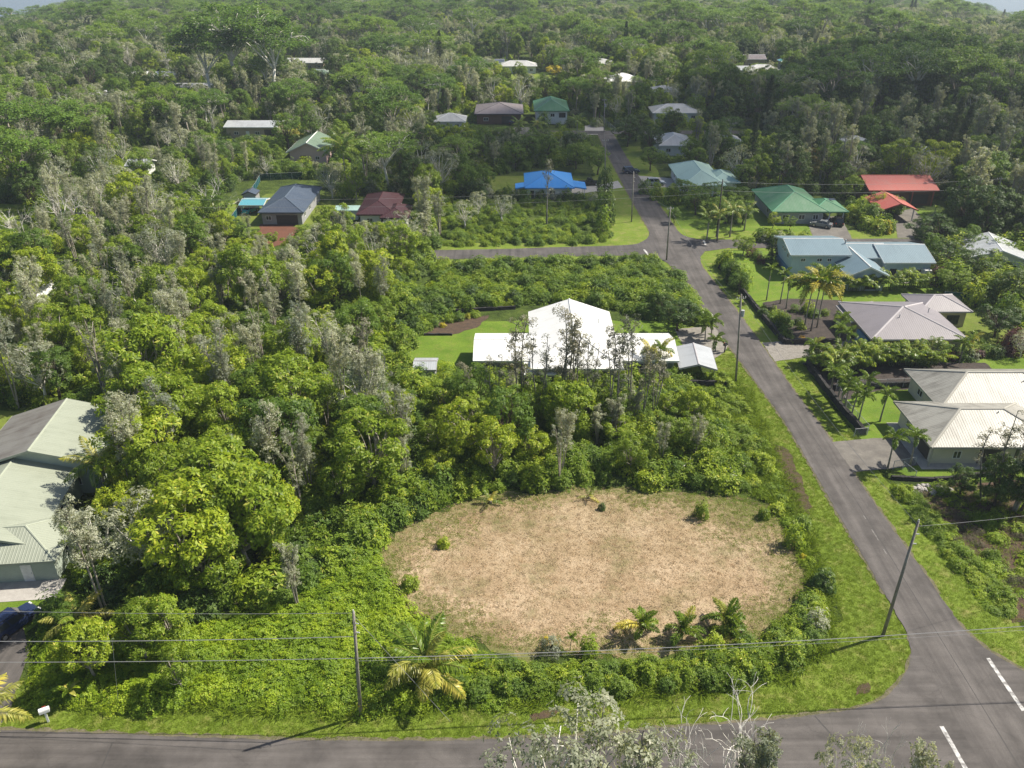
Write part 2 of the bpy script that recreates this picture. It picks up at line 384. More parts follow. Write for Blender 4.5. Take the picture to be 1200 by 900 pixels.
# roads -----------------------------------------------------------------
L_edge = smooth_line([(35.9, 18), (35.9, 40), (35.9, 57), (35.7, 73), (35.5, 90), (34.8, 100), (32.8, 121), (31.4, 136), (30.4, 150), (29.6, 165), (28.6, 190), (27.8, 221), (27.4, 240), (27.0, 269)], 5)
R_edge = smooth_line([(41.2, 18), (41.2, 40), (41.2, 57), (40.5, 73), (39.9, 90), (39.2, 100), (38.2, 121), (37.2, 136), (36.1, 150), (35.5, 165), (34.3, 190), (32.8, 221), (32.2, 240), (31.8, 269)], 5)
main_road = sheet('main_road', L_edge + R_edge[::-1], .080, M['asphalt'], .07, .5, 3)
sheet('road_shoulder', [(x - .25, y) for x, y in L_edge if y > 57] + [(x + .25, y) for x, y in reversed(R_edge) if y > 57], .057, M['shoulder'], .16, .4, 83)
top = smooth_line([(-75, 46.2), (-41, 44.8), (-22.5, 44.0), (-10, 43.75), (2.2, 44.0), (8.2, 44.5), (13.7, 45.1), (20.7, 45.7), (28.5, 46.9), (32.1, 48.8), (34.6, 51.6), (35.7, 54.2), (36.2, 57.5)], 5)
bot = smooth_line([(36.5, 34), (35.2, 37.6), (33, 39.8), (27, 41.3), (14, 40.4), (2, 39.3), (-10, 39.0), (-41, 40.0), (-75, 41.3)], 5)
near_street = sheet('near_street', top + [(38, 57.5), (38, 34)] + bot, .074, M['asphalt_cross'], .07, .5, 4)
sheet('road_shoulder', [(x, y + .28) for x, y in top] + [(x, y - 1.0) for x, y in reversed(top)], .058, M['shoulder'], .16, .4, 84)
rt = smooth_line([(40.9, 59.5), (41.3, 55.5), (42.8, 52.4), (45.5, 50.2), (52, 49.4), (90, 50)], 5)
east_street = sheet('east_street', [(39, 59.5)] + rt + [(90, 44.6), (48, 44), (43.5, 42.5), (41.4, 39), (40.8, 34), (39, 34)], .068, M['asphalt_cross'], .07, .5, 5)
sheet('road_shoulder', [(x + .22, y + .25) for x, y in rt] + [(x - .5, y - 1.0) for x, y in reversed(rt)], .056, M['shoulder'], .16, .4, 85)
u_top = smooth_line([(-110, 155), (-12.8, 158.4), (6.9, 159.9), (23, 161.3), (26.8, 163.6), (28.6, 167), (29.4, 171.5)], 5)
u_bot = smooth_line([(30.6, 148), (29.6, 151.5), (27.8, 154.2), (24.0, 155.2), (6.7, 154.2), (-12.5, 153.1), (-110, 149.5)], 5)
upper_street = sheet('upper_street', u_top + [(33, 171.5), (33, 148)] + u_bot, .073, M['asphalt_far'], .05, .9, 6)
r_top = smooth_line([(35.2, 172), (35.9, 168), (37.6, 165.8), (41.6, 164.8), (60, 165.0), (100, 166), (170, 168)], 5)
upper_east = sheet('upper_east_street', [(33, 172)] + r_top + [(170, 162.6), (100, 160.8), (60, 159.9), (43, 159.3), (38.5, 157.6), (36.8, 154), (36.0, 148), (33, 148)], .067, M['asphalt_far'], .05, .9, 7)
sheet('back_street', [(-70, 268), (28, 266.5), (90, 267.5), (90, 272), (28, 271.5), (-70, 273)], .07, M['asphalt_far'], .05, 1, 8)
# stop bars and worn centre dashes
def bar(p, q, w, z, name, mat, lab=None):
    a = Vector((*p, 0)); b = Vector((*q, 0)); n = Vector((-(b - a).y, (b - a).x, 0)).normalized() * w / 2
    o = sheet(name, [tuple((a - n).xy), tuple((b - n).xy), tuple((b + n).xy), tuple((a + n).xy)], z, mat, .012, .25, int(abs(p[1]) * 7))
    return struct(o)
bar((41.75, 52.2), (41.85, 46.6), .34, .086, 'stop_line', M['paint'])
bar((34.45, 45.1), (34.55, 40.9), .34, .086, 'stop_line', M['paint'])
bar((26.5, 158.6), (26.9, 155.4), .4, .084, 'stop_line', M['paint'])
bar((39.6, 164.3), (39.4, 161.4), .4, .084, 'stop_line', M['paint'])
for k, (yy, l_) in enumerate(((66.0, .8), (68.2, 1.8), (71.8, .6))):
    bar((38.35 + .02 * k, yy), (38.35, yy + l_), .09, .0865, 'road_dash', M['paint_worn'])
bar((38.75, 30), (38.55, 75), .07, .0855, 'tar_seam', M['tar'])
bar((38.55, 75), (37.6, 98), .06, .0856, 'tar_seam', M['tar'])
bar((-31.4, 43.6), (-31.2, 39.5), .09, .078, 'tar_seam', M['tar'])
bar((24.6, 46.1), (26.6, 41.3), .13, .0795, 'tar_seam', M['tar'])

# grass verges ----------------------------------------------------------
V_in = [(-41, 49.5), (-12, 49), (5, 50.5), (20, 51.5), (27, 52.5), (30.5, 57), (31.5, 66), (31.0, 80), (31, 92), (30, 103), (28.8, 112)]
sheet('grass_verge', [(-75, 30), (42, 30), (42, 57), (41, 113), (28.8, 113)] + V_in[::-1] + [(-75, 51)], .020, M['grass'], .35, 1.2, 11)
sheet('grass_verge', [(38, 54), (43, 50), (90, 46), (90, 54), (52, 53.5), (47.0, 56), (45.6, 62), (44.6, 70), (43.6, 80), (43.0, 86), (43, 114), (38, 114)], .024, M['grass'], .3, 1.2, 12)
sheet('grass_verge', [(26, 113.5), (42, 114.5), (42, 160), (28, 160), (22, 159), (-30, 157), (-30, 150.5), (24, 152.6), (28, 148), (29, 135)], .022, M['grass'], .3, 1.5, 13)
sheet('grass_verge', [(-40, 154), (24, 155), (40, 158), (38, 250), (22, 250), (21.6, 205), (20, 178), (18, 168), (8, 163), (-40, 161)], .021, M['grass'], .4, 1.5, 14)
sheet('grass_verge', [(34, 158), (110, 159), (110, 170), (46, 171), (38, 176), (36, 215), (30, 215)], .023, M['grass'], .4, 1.5, 15)

# cleared lot
CLEAR = [(-14.2, 67), (-12.8, 62), (-10.2, 58), (-6.5, 55.6), (0, 53.2), (7, 52.2), (15.4, 53.2), (24.4, 55.2), (28.9, 59.5), (29.8, 67), (28.8, 73.5), (24.5, 76.3), (9.7, 77.9), (0, 76.8), (-7.8, 74), (-12.8, 69.5)]
cl = smooth_line(CLEAR + [CLEAR[0]], 4)[:-1]
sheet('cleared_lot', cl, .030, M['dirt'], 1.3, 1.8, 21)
LOT_EDGE = Vector((0, 0, 0))
# lawns, drives, beds
def psheet(name, px, z, mat, j=.25, step=1.2, seed=30): return sheet(name, GP(px), z, mat, j, step, seed)
sheet('lawn', [(-19, 102), (-16, 119), (-6, 124), (27, 124), (27, 101)], .033, M['lawn'], .3, 1.5, 31)          # round the white house
sheet('lawn', [(42.5, 114), (41.0, 138), (39.5, 152), (44, 158), (80, 158), (80, 130), (47, 131.0), (47, 112)], .033, M['lawn'], .2, 1.5, 32)   # blue-grey house
sheet('lawn', [(44.0, 83.5), (42.9, 111), (80, 112), (80, 78.5), (57, 79.5), (47.5, 78.5)], .033, M['lawn'], .2, 1.5, 33)           # cream house
sheet('lawn', [(58, 109), (84, 112), (96, 135), (84, 137), (54, 127)], .035, M['lawn_pale'], .2, 1.5, 34)
sheet('lawn', [(-75, 51.5), (-44.8, 51.5), (-43, 60.5), (-75, 62)], .034, M['lawn'], .2, 1.2, 35)              # lower left
sheet('lawn', [(-75, 66), (-56, 71), (-60, 95), (-80, 95)], .034, M['lawn_pale'], .3, 1.5, 36)
sheet('lawn', [(-5, 186), (20, 182), (21, 192), (24, 215), (-8, 216), (-10, 196)], .034, M['lawn_pale'], .5, 2, 37)
sheet('lawn', [(36.5, 172), (33.5, 212), (60, 205), (70, 170), (48, 170.5)], .034, M['lawn'], .4, 2, 38)
sheet('lawn', [(84, 168), (110, 169), (112, 182), (90, 186)], .034, M['lawn'], .4, 2, 39)
sheet('lawn', [(-63, 172), (-40, 170), (-41, 199), (-60, 199)], .034, M['lawn_pale'], .5, 2, 40)
psheet('lawn', [(590, 87), (650, 87), (650, 99), (590, 95)], .034, M['grass'], .5, 2, 41)
psheet('meadow', [(-80, 235), (35, 240), (30, 262), (-80, 275)], .034, M['grass'], .5, 2, 42)
psheet('meadow', [(145, 172), (185, 172), (185, 188), (145, 190)], .034, M['grass'], .5, 2, 43)
psheet('meadow', [(180, 240), (275, 235), (280, 262), (215, 268)], .034, M['grass'], .5, 2, 44)
psheet('meadow', [(330, 155), (520, 158), (520, 170), (330, 175)], .034, M['lawn_pale'], .5, 2, 45)
psheet('driveway', [(893, 402), (958, 397), (985, 402), (1003, 395), (1010, 405), (985, 417), (950, 418), (908, 424)], .060, M['gravel'], .08, .8, 46)
sheet('driveway', [(39.3, 87.2), (45.5, 88.2), (51.5, 88.4), (51.5, 82.8), (46, 81.6), (39.6, 80.6)], .060, M['drive'], .05, .8, 47)
psheet('driveway', [(790, 386), (852, 381), (862, 392), (848, 414), (838, 420), (800, 404)], .060, M['gravel'], .1, .8, 48)
sheet('driveway', [(-75, 53), (-49.5, 57.2), (-45.6, 57.0), (-42.8, 53), (-41.2, 47), (-41.0, 44.2), (-49, 44.4), (-75, 46.5)], .060, M['asphalt'], .06, .8, 49)
psheet('driveway', [(1048, 250), (1070, 244), (1082, 258), (1076, 279), (1052, 279)], .060, M['drive'], .08, .8, 50)
psheet('driveway', [(943, 254), (985, 254), (1000, 283), (955, 283)], .060, M['drive'], .08, .8, 51)
psheet('driveway', [(733, 205), (800, 210), (800, 219), (745, 220)], .060, M['concrete'], .08, .8, 52)
psheet('driveway', [(655, 222), (700, 217), (724, 212), (730, 220), (660, 230)], .060, M['concrete'], .08, .8, 53)
psheet('driveway', [(685, 158), (712, 158), (697, 132), (686, 132)], .060, M['concrete'], .08, .8, 54)
psheet('garden_bed', [(893, 355), (925, 350), (985, 352), (1000, 392), (985, 404), (922, 403), (905, 380)], .050, M['cinder'], .15, .8, 55)
sheet('garden_bed', [(43.4, 98.5), (46, 98), (50, 100.2), (58, 101.2), (70, 102.5), (70, 109), (43, 109)], .050, M['cinder'], .15, .8, 56)
psheet('bare_soil', [(305, 262), (340, 261), (352, 270), (345, 284), (320, 290), (302, 280)], .055, M['red_soil'], .6, 1, 57)
psheet('bare_soil', [(497, 392), (515, 378), (575, 370), (560, 384), (530, 393)], .055, M['brown_soil'], .3, 1, 58)
psheet('bare_soil', [(1003, 806), (1020, 801), (1018, 811), (1004, 816)], .055, M['brown_soil'], .15, .4, 59)
psheet('bare_soil', [(620, 838), (655, 830), (650, 838), (625, 846)], .055, M['brown_soil'], .15, .4, 60)
psheet('bare_soil', [(905, 520), (925, 528), (950, 590), (945, 606), (928, 600), (910, 560)], .055, M['brown_soil'], .3, .6, 61)
sheet('rough_ground', [(46.5, 56.5), (45.2, 66), (44.2, 78), (58, 79), (90, 80), (90, 55)], .026, M['brown_soil'], .4, 1.2, 62)

# ------------------------------------------------------------------ plants: leaf and branch builders
def unit(a): return a / np.maximum(np.linalg.norm(a, axis=-1, keepdims=True), 1e-9)
def leaf_quads(pos, axis, nrm, ln, wd, droop=0.15):
    """pointed leaves: (4N,3) vertices, quads in order"""
    axis = unit(axis); side = unit(np.cross(axis, nrm)); up = np.cross(side, axis)
    n = len(pos); ln = np.broadcast_to(ln, (n,))[:, None]; wd = np.broadcast_to(wd, (n,))[:, None]
    mid = pos + axis * ln * .5
    tip = pos + axis * ln - up * ln * droop
    v = np.empty((n, 4, 3)); v[:, 0] = pos; v[:, 1] = mid + side * wd * .5; v[:, 2] = tip; v[:, 3] = mid - side * wd * .5
    return v.reshape(-1, 3)
def quads_mesh(name, v, mat):
    me = bpy.data.meshes.new(name); nv = len(v); nf = nv // 4
    me.vertices.add(nv); me.vertices.foreach_set('co', np.asarray(v, np.float32).ravel())
    me.loops.add(nv); me.loops.foreach_set('vertex_index', np.arange(nv, dtype=np.int32))
    me.polygons.add(nf); me.polygons.foreach_set('loop_start', np.arange(0, nv, 4, dtype=np.int32))
    me.materials.append(mat); me.update(calc_edges=True); return me
def merged(name, parts):
    """one mesh from several (mesh) pieces, keeping their materials - for scattered stuff"""
    me = bpy.data.meshes.new(name); V = []; F = []; MI = []
    for i, pm in enumerate(parts):
        b = len(V); V += [tuple(x.co) for x in pm.vertices]
        for pl in pm.polygons: F.append(tuple(b + j for j in pl.vertices)); MI.append(i)
        me.materials.append(pm.materials[0])
    me.from_pydata(V, [], F); me.polygons.foreach_set('material_index', MI); me.update(); return me
def rosettes(R, cen, out, k, ln, wd, spread=1.0):
    """k leaves round every twig tip"""
    n = len(cen); out = unit(out)
    ref = R.normal(size=(n, 3)); a = unit(np.cross(out, ref)); b = np.cross(out, a)
    P_, A_, Nn, Ls = [], [], [], []
    for j in range(k):
        t = 2 * math.pi * j / k + R.uniform(-.4, .4, n)
        rad = a * np.cos(t)[:, None] + b * np.sin(t)[:, None]
        ax = unit(rad * spread + out * R.uniform(.1, .8, n)[:, None] - np.array([0, 0, .25]))
        P_.append(cen + rad * .03); A_.append(ax); Nn.append(out * .8 + np.array([0, 0, .5]) + R.normal(size=(n, 3)) * .25); Ls.append(ln * R.uniform(.7, 1.2, n))
    P_, A_, Nn, Ls = np.concatenate(P_), np.concatenate(A_), np.concatenate(Nn), np.concatenate(Ls)
    return leaf_quads(P_, A_, Nn, Ls, Ls * (wd / ln))
def limb(mb, a, b, r0, r1, R, bend=.15, n=4, sides=5):
    a = np.array(a, float); b = np.array(b, float); L_ = np.linalg.norm(b - a)
    pts = []
    off = R.normal(size=3) * bend * L_
    for i in range(n + 1):
        t = i / n; pts.append(a + (b - a) * t + off * math.sin(math.pi * t) * .6 + np.array([0, 0, .12 * L_]) * math.sin(math.pi * t))
    mb.tube(pts, [r0 + (r1 - r0) * i / n for i in range(n + 1)], sides, cap=False)
    return pts

def gen_broad(seed, h=10., r=3.6, ncl=26, per=30, ln=.42, wd=.17, leaf='leaf_bright', bark='bark_grey', zc=.62, rz=.36, k=6, rc=1.05, lean=.0):
    R = np.random.default_rng(seed); mb = MB()
    fork = np.array([R.normal() * .3, R.normal() * .3, h * .30])
    mb.tube([(0, 0, -.2), tuple(fork * .55 + np.array([.1, 0, 0])), tuple(fork)], [.028 * h, .021 * h, .017 * h], 7)
    cen = []; tries = 0
    while len(cen) < ncl and tries < 4000:
        tries += 1
        d = unit(R.normal(size=3)); d[2] = d[2] * .9 + .15
        q = d * R.uniform(.45, 1.0) ** .6
        p = np.array([q[0] * r * R.uniform(.75, 1.1), q[1] * r * R.uniform(.75, 1.1), zc * h + q[2] * rz * h])
        if p[2] < .22 * h or any(np.linalg.norm(p - c) < rc * .85 for c in cen): continue
        cen.append(p)
    C0 = np.array([0, 0, zc * h * .8]); TP, TO = [], []
    for c in cen:
        limb(mb, fork * R.uniform(.75, 1), c, .009 * h, .003 * h, R)
        m_ = int(per * R.uniform(.7, 1.3)); d = unit(R.normal(size=(m_, 3))); o = unit(c - C0)
        d = unit(d + o * .55 + np.array([0, 0, .35])); rad = rc * R.uniform(.55, 1.1, m_)[:, None] * R.uniform(.8, 1.25)
        TP.append(c + d * rad * np.array([1, 1, .8])); TO.append(d)
    TP = np.concatenate(TP); TO = np.concatenate(TO)
    v = rosettes(R, TP, TO, k, ln, wd)
    return mb.mesh('trunk', M[bark], True), quads_mesh('crown', v, M[leaf]), h

def gen_ohia(seed, h=12., stems=4, spread=1.6, leaf='leaf_grey', per=1.0, bark='bark_grey', tuft=.26, r0=.013, blen=1.0):
    R = np.random.default_rng(seed); mb = MB(); TP, TO = [], []
    for s in range(stems):
        a = 2 * math.pi * s / stems + R.uniform(-.6, .6); sp = spread * R.uniform(.25, 1.0); hh = h * R.uniform(.72, 1.0)
        top = np.array([math.cos(a) * sp, math.sin(a) * sp, hh])
        pts = limb(mb, (R.normal() * .15, R.normal() * .15, -.2), top, r0 * h, r0 * .3 * h, R, .05, 7)
        for i in range(int(15 * per)):
            t = R.uniform(.36, 1.0); idx = min(int(t * 7), 6); base = pts[idx] + (pts[idx + 1] - pts[idx]) * (t * 7 - idx)
            aa = R.uniform(0, 2 * math.pi); bl = R.uniform(.5, 1.5) * (1.2 - t * .5) * blen
            tip = base + np.array([math.cos(aa) * bl * .75, math.sin(aa) * bl * .75, bl * R.uniform(.3, 1.0)])
            limb(mb, base, tip, .0035 * h, .0012 * h, R, .12, 2, 4)
            m_ = R.integers(7, 15); d = unit(R.normal(size=(m_, 3)) + np.array([0, 0, .4]))
            TP.append(tip + d * R.uniform(.15, .55, m_)[:, None]); TO.append(d)
    TP = np.concatenate(TP); TO = np.concatenate(TO)
    return mb.mesh('trunk', M[bark], True), quads_mesh('crown', rosettes(R, TP, TO, 5, tuft, tuft * .5), M[leaf]), h

def gen_bare(seed, h=9., spread=3.0, stems=3, bark='bark_white', dens=1.0, r0=.012, keep=.55, lev=4):
    R = np.random.default_rng(seed); mb = MB()
    def grow(p, d, L_, r, lv):
        e = p + d * L_
        pts = limb(mb, p, e, r, r * keep, R, .12, 3, 5)
        if lv >= lev: return
        for i in range(int(R.integers(2, 4) * dens + .5)):
            nd = unit(d + R.normal(size=3) * .55 + np.array([0, 0, .15]))
            grow(pts[-1] if i < 2 else pts[2], nd, L_ * R.uniform(.55, .82), r * keep, lv + 1)
    for s in range(stems):
        a = 2 * math.pi * s / stems + R.uniform(-.5, .5)
        grow(np.array([0, 0, -.2]), unit(np.array([math.cos(a) * spread / h, math.sin(a) * spread / h, 1.0])), h * .36, r0 * h, 0)
    return mb.mesh('branches', M[bark], True), None, max(q[2] for q in mb.v)

def gen_umbrella(seed, h=17., r=9., pads=46, leaf='leaf_umbrella', per=42):
    R = np.random.default_rng(seed); mb = MB()
    fork = np.array([R.normal() * .5, R.normal() * .5, h * .42])
    mb.tube([(0, 0, -.3), tuple(fork * .5), tuple(fork)], [.026 * h, .02 * h, .017 * h], 8)
    subs = []
    for i in range(7):
        a = 2 * math.pi * i / 7 + R.uniform(-.4, .4); rr = r * R.uniform(.35, .6)
        e = np.array([math.cos(a) * rr, math.sin(a) * rr, h * R.uniform(.66, .8)]); limb(mb, fork, e, .011 * h, .006 * h, R, .08, 4, 6); subs.append(e)
    P_, A_, Nn = [], [], []
    for i in range(pads):
        a = R.uniform(0, 2 * math.pi); q = math.sqrt(R.uniform(0, 1)); rr = r * q
        z = h * (.98 - .22 * q * q) + R.normal() * .5
        if R.uniform() < .28: z -= h * .12; rr *= .8
        c = np.array([math.cos(a) * rr, math.sin(a) * rr, z])
        s = min(subs, key=lambda e: np.linalg.norm(e - c)); limb(mb, s, c, .005 * h, .002 * h, R, .1, 3, 4)
        m_ = int(per * R.uniform(.7, 1.4)); t = R.uniform(0, 2 * math.pi, m_); w = np.sqrt(R.uniform(0, 1, m_)) * R.uniform(1.1, 2.0)
        pos = c + np.stack([np.cos(t) * w, np.sin(t) * w, R.normal(size=m_) * .22 - w * w * .08], 1)
        for j in range(3):
            P_.append(pos + R.normal(size=(m_, 3)) * .18); A_.append(np.stack([np.cos(t), np.sin(t), -.12 + R.normal(size=m_) * .2], 1) + R.normal(size=(m_, 3)) * .7)
            Nn.append(np.array([0, 0, 1.]) + R.normal(size=(m_, 3)) * .35)
    P_, A_, Nn = map(np.concatenate, (P_, A_, Nn)); A_[:, 2] *= .35
    ln = .55 * R.uniform(.7, 1.3, len(P_))
    return mb.mesh('trunk', M['bark_white'] if seed % 2 else M['bark_grey'], True), quads_mesh('crown', leaf_quads(P_, A_, Nn, ln, ln * .5), M[leaf]), h

def gen_conifer(seed, h=18., r=1.6, leaf='leaf_conifer'):
    R = np.random.default_rng(seed); mb = MB(); mb.tube([(0, 0, -.2), (0, 0, h * .5), (0, 0, h)], [.22, .13, .03], 7)
    TP, TO = [], []
    z = h * .08
    while z < h * .985:
        w = r * (1 - (z / h) ** 2.2) * R.uniform(.75, 1.1) + .15
        for i in range(6):
            a = R.uniform(0, 2 * math.pi); d = np.array([math.cos(a), math.sin(a), .15])
            if z < h * .9 and i < 3: mb.tube([(0, 0, z), tuple(d * w + np.array([0, 0, z]))], [.03, .012], 4, cap=False)
            for q in (.35, .6, .8, 1.0):
                TP.append(d * w * q + np.array([0, 0, z]) + R.normal(size=3) * .12); TO.append(d + R.normal(size=3) * .4)
        z += .32
    return mb.mesh('trunk', M['bark_brown'], True), quads_mesh('crown', rosettes(R, np.array(TP), np.array(TO), 5, .42, .1), M[leaf]), h

def gen_shrub(seed, r=1.2, h=1.4, n=90, ln=.3, wd=.13, leaf='leaf_mid', k=6):
    R = np.random.default_rng(seed)
    d = unit(R.normal(size=(n, 3))); d[:, 2] = np.abs(d[:, 2]); w = R.uniform(.45, 1.0, n)[:, None] ** .7
    lump = 1 + .25 * np.sin(d[:, :1] * 5 + seed) * np.cos(d[:, 1:2] * 4 + seed * 2)
    pos = d * w * lump * np.array([r, r, h]) + np.array([0, 0, .08])
    v = rosettes(R, pos, d + np.array([0, 0, .35]), k, ln, wd)
    mb = MB()
    for i in range(7):
        e = pos[R.integers(0, n)]; mb.tube([(0, 0, -.1), tuple(e * .5 + R.normal(size=3) * .05), tuple(e)], [.04, .028, .012], 4, cap=False)
    return mb.mesh('stems', M['bark_brown'], True), quads_mesh('foliage', v, M[leaf]), h
def gen_tuft(seed, n=14, ln=.16, wd=.03, mat='grass_blade', spread=.12):
    R = np.random.default_rng(seed); t = R.uniform(0, 2 * math.pi, n); q = np.sqrt(R.uniform(0, 1, n)) * spread
    pos = np.stack([np.cos(t) * q, np.sin(t) * q, np.zeros(n)], 1)
    ax = np.stack([np.cos(t) * .6 + R.normal(size=n) * .3, np.sin(t) * .6 + R.normal(size=n) * .3, R.uniform(.5, 1.4, n)], 1)
    l_ = ln * R.uniform(.6, 1.3, n)
    return quads_mesh('tuft', leaf_quads(pos, ax, np.array([0, 0, 1.]) + R.normal(size=(n, 3)) * .4, l_, wd * R.uniform(.7, 1.3, n), .3), M[mat])
def gen_frond(seed, L_=4.2, rise=.9, droop=2.0, leaflet=.62, n=34, wd=.065, leaf='leaf_palm', plume=False, hang=.35):
    """one feather frond along +X: rib and leaflets"""
    R = np.random.default_rng(seed); pts = []
    for i in range(9):
        t = i / 8; pts.append(np.array([L_ * t * (1 - .12 * t * t), .12 * math.sin(t * 2) * (seed % 3 - 1), rise * t * 1.6 - droop * t ** 2.2]))
    mb = MB(); mb.tube(pts, [.045 * (1 - .85 * i / 8) * (L_ / 4.2) ** .5 + .006 for i in range(9)], 4)
    P_, A_, Nn, Ls = [], [], [], []
    for i in range(n):
        t = .1 + .9 * (i + .5) / n; j = min(int(t * 8), 7); p_ = pts[j] + (pts[j + 1] - pts[j]) * (t * 8 - j); tg = unit(pts[j + 1] - pts[j])
        l_ = leaflet * (math.sin(math.pi * min(1, .12 + t * .92)) ** .6 + .1)
        dirs = [(1, 0), (-1, 0)] if not plume else [(1, .5), (-1, .5), (.9, -.5), (-.9, -.5), (.25, 1)]
        for sx, uz in dirs:
            ax = np.array([tg[0] * .65, sx * 1.0, tg[2] * .65 - (hang if not plume else 0) + uz * .8 - .15]) + R.normal(size=3) * .12
            P_.append(p_); A_.append(ax); Nn.append(np.array([0, -sx * .3, 1.]) + R.normal(size=3) * .2); Ls.append(l_ * R.uniform(.85, 1.1))
    Ls = np.array(Ls); v = leaf_quads(np.array(P_), np.array(A_), np.array(Nn), Ls, wd, .22)
    rib = mb.mesh('rib', M['rachis'])
    lf = quads_mesh('leaflets', v, M[leaf])
    return merged('frond', [lf, rib])
def gen_bigleaf(seed, L_=1.8, W=.5, leaf='leaf_vine'):
    """one banana-like blade along +X"""
    mb = MB(); n = 7; rows = []
    for i in range(n):
        t = i / (n - 1); w = W * .5 * math.sin(math.pi * (.06 + .9 * t)) ** .7; x = L_ * t * (1 - .15 * t); z = L_ * (.75 * t - .75 * t * t)
        rows.append([(x, -w, z + w * .25), (x, 0, z), (x, w, z + w * .25)])
    for i in range(n - 1):
        for j in (0, 1): mb.poly([rows[i][j], rows[i + 1][j], rows[i + 1][j + 1], rows[i][j + 1]])
    return mb.mesh('blade', M[leaf])

PR = {}
PR['bright'] = [gen_broad(100 + i, h=10 + .5 * (i % 3), r=3.4 + .35 * (i % 4), leaf='leaf_bright', ncl=26 + 2 * i, per=34) for i in range(5)]
PR['leafy'] = [gen_broad(120 + i, h=9 + .6 * i, r=3.0 + .4 * (i % 3), leaf='leaf_mid', ncl=24 + i, per=32, ln=.36, wd=.15, bark='bark_brown') for i in range(4)]
PR['dark'] = [gen_broad(140 + i, h=10 + i, r=4.0 + .5 * (i % 3), leaf='leaf_dark', ncl=34 + 2 * i, per=36, ln=.36, wd=.15, bark='bark_brown', zc=.55, rz=.42) for i in range(4)]
PR['grey'] = [gen_ohia(160 + i, h=11 + .7 * i, stems=3 + i % 3, spread=1.5 + .25 * (i % 3), per=1.1 + .25 * (i % 2)) for i in range(6)]
PR['wispy'] = [gen_ohia(180 + i, h=11.5 + .8 * i, stems=2 + i % 2, spread=.9 + .3 * i, per=.55) for i in range(4)]
PR['plume'] = [gen_ohia(600 + i, h=12 + .6 * i, stems=2 + i % 3, spread=1.5 + .4 * (i % 3), leaf='leaf_plume', per=2.3, tuft=.19, r0=.008, blen=.85) for i in range(6)]
PR['barewhite'] = [gen_bare(640 + i, h=12, spread=2.4, stems=3, r0=.0085, keep=.62, lev=4) for i in range(2)]
PR['big'] = [gen_broad(650 + i, h=11 + i, r=4.2 + .4 * i, leaf='leaf_bright', ncl=34 + 3 * i, per=32, ln=.56, wd=.22, rc=1.25) for i in range(3)]
PR['ash'] = [gen_ohia(190 + i, h=11.5 + .8 * i, stems=2 + i % 2, spread=.8 + .3 * i, per=.8, leaf='leaf_ash', bark='bark_ash', tuft=.2, r0=.0075) for i in range(5)]
PR['silver'] = [gen_broad(200 + i, h=8 + i, r=3.2 + .3 * i, leaf='leaf_grey', ncl=22, per=26, ln=.24, wd=.11, bark='bark_white') for i in range(3)]
PR['bare'] = [gen_bare(220 + i, h=9 + i, spread=3 + i % 2, stems=2 + i % 2, r0=.015) for i in range(4)]
PR['umbrella'] = [gen_umbrella(240 + i, h=15 + 2 * i, r=7.5 + 1.3 * i, pads=44 + 8 * i) for i in range(3)]
PR['conifer'] = [gen_conifer(260 + i, h=17 + 2 * i, r=1.7 + .3 * i) for i in range(2)]
PR['red'] = [gen_broad(270, h=10, r=4.6, leaf='leaf_red', ncl=34, per=34, ln=.36, wd=.15, bark='bark_brown', zc=.55, rz=.42)]
PR['yellow'] = [gen_broad(275, h=6, r=3.4, leaf='leaf_yellow', ncl=20, per=36, ln=.34, wd=.15, zc=.5, rz=.45)]
SH = {}
SH['vine'] = [gen_shrub(300 + i, r=1.3 + .2 * i, h=.7 + .15 * i, n=190, ln=.19, wd=.12, leaf='leaf_vine', k=5) for i in range(3)]
SH['fern'] = [gen_shrub(310 + i, r=1.2 + .2 * i, h=1.3 + .3 * i, n=110, ln=.42, wd=.13, leaf='leaf_fern') for i in range(3)]
SH['mid'] = [gen_shrub(320 + i, r=1.3, h=1.6 + .3 * i, n=130, ln=.3, wd=.13, leaf='leaf_mid') for i in range(3)]
SH['bright'] = [gen_shrub(330 + i, r=1.4, h=1.8 + .3 * i, n=140, ln=.38, wd=.16, leaf='leaf_bright') for i in range(3)]
SH['dark'] = [gen_shrub(340 + i, r=1.3, h=1.5 + .3 * i, n=150, ln=.28, wd=.13, leaf='leaf_dark') for i in range(2)]
SH['grey'] = [gen_shrub(350 + i, r=1.2, h=1.4, n=120, ln=.22, wd=.09, leaf='leaf_grey') for i in range(2)]
SH['dry'] = [gen_shrub(360 + i, r=1.1, h=.9, n=110, ln=.26, wd=.05, leaf='scrub_dry', k=5) for i in range(2)]
SH['purple'] = [gen_shrub(370, r=1.4, h=1.7, n=150, ln=.28, wd=.12, leaf='leaf_purple')]
SH['orange'] = [gen_shrub(372, r=.8, h=.8, n=80, ln=.22, wd=.12, leaf='leaf_orange')]
SH['yellow'] = [gen_shrub(374, r=.9, h=1.1, n=90, ln=.28, wd=.12, leaf='leaf_yellow')]
FR = {'coco': [gen_frond(400 + i, 4.5, 1.0, 1.8 + .3 * i, .95, 46, .11) for i in range(3)],
      'coco_yellow': [gen_frond(410 + i, 4.3, .95, 2.0 + .3 * i, .9, 44, .11, leaf='leaf_palm_yellow') for i in range(2)],
      'foxtail': [gen_frond(420 + i, 2.3, .75, 1.55 + .2 * i, .46, 22, .10, plume=True) for i in range(2)],
      'foxtail_yellow': [gen_frond(430, 2.7, .7, 1.9, .5, 24, .08, leaf='leaf_palm_yellow', plume=True)],
      'areca': [gen_frond(440 + i, 1.9, .9, 1.3, .55, 24, .085, leaf='leaf_palm' if i else 'leaf_bright') for i in range(2)]}

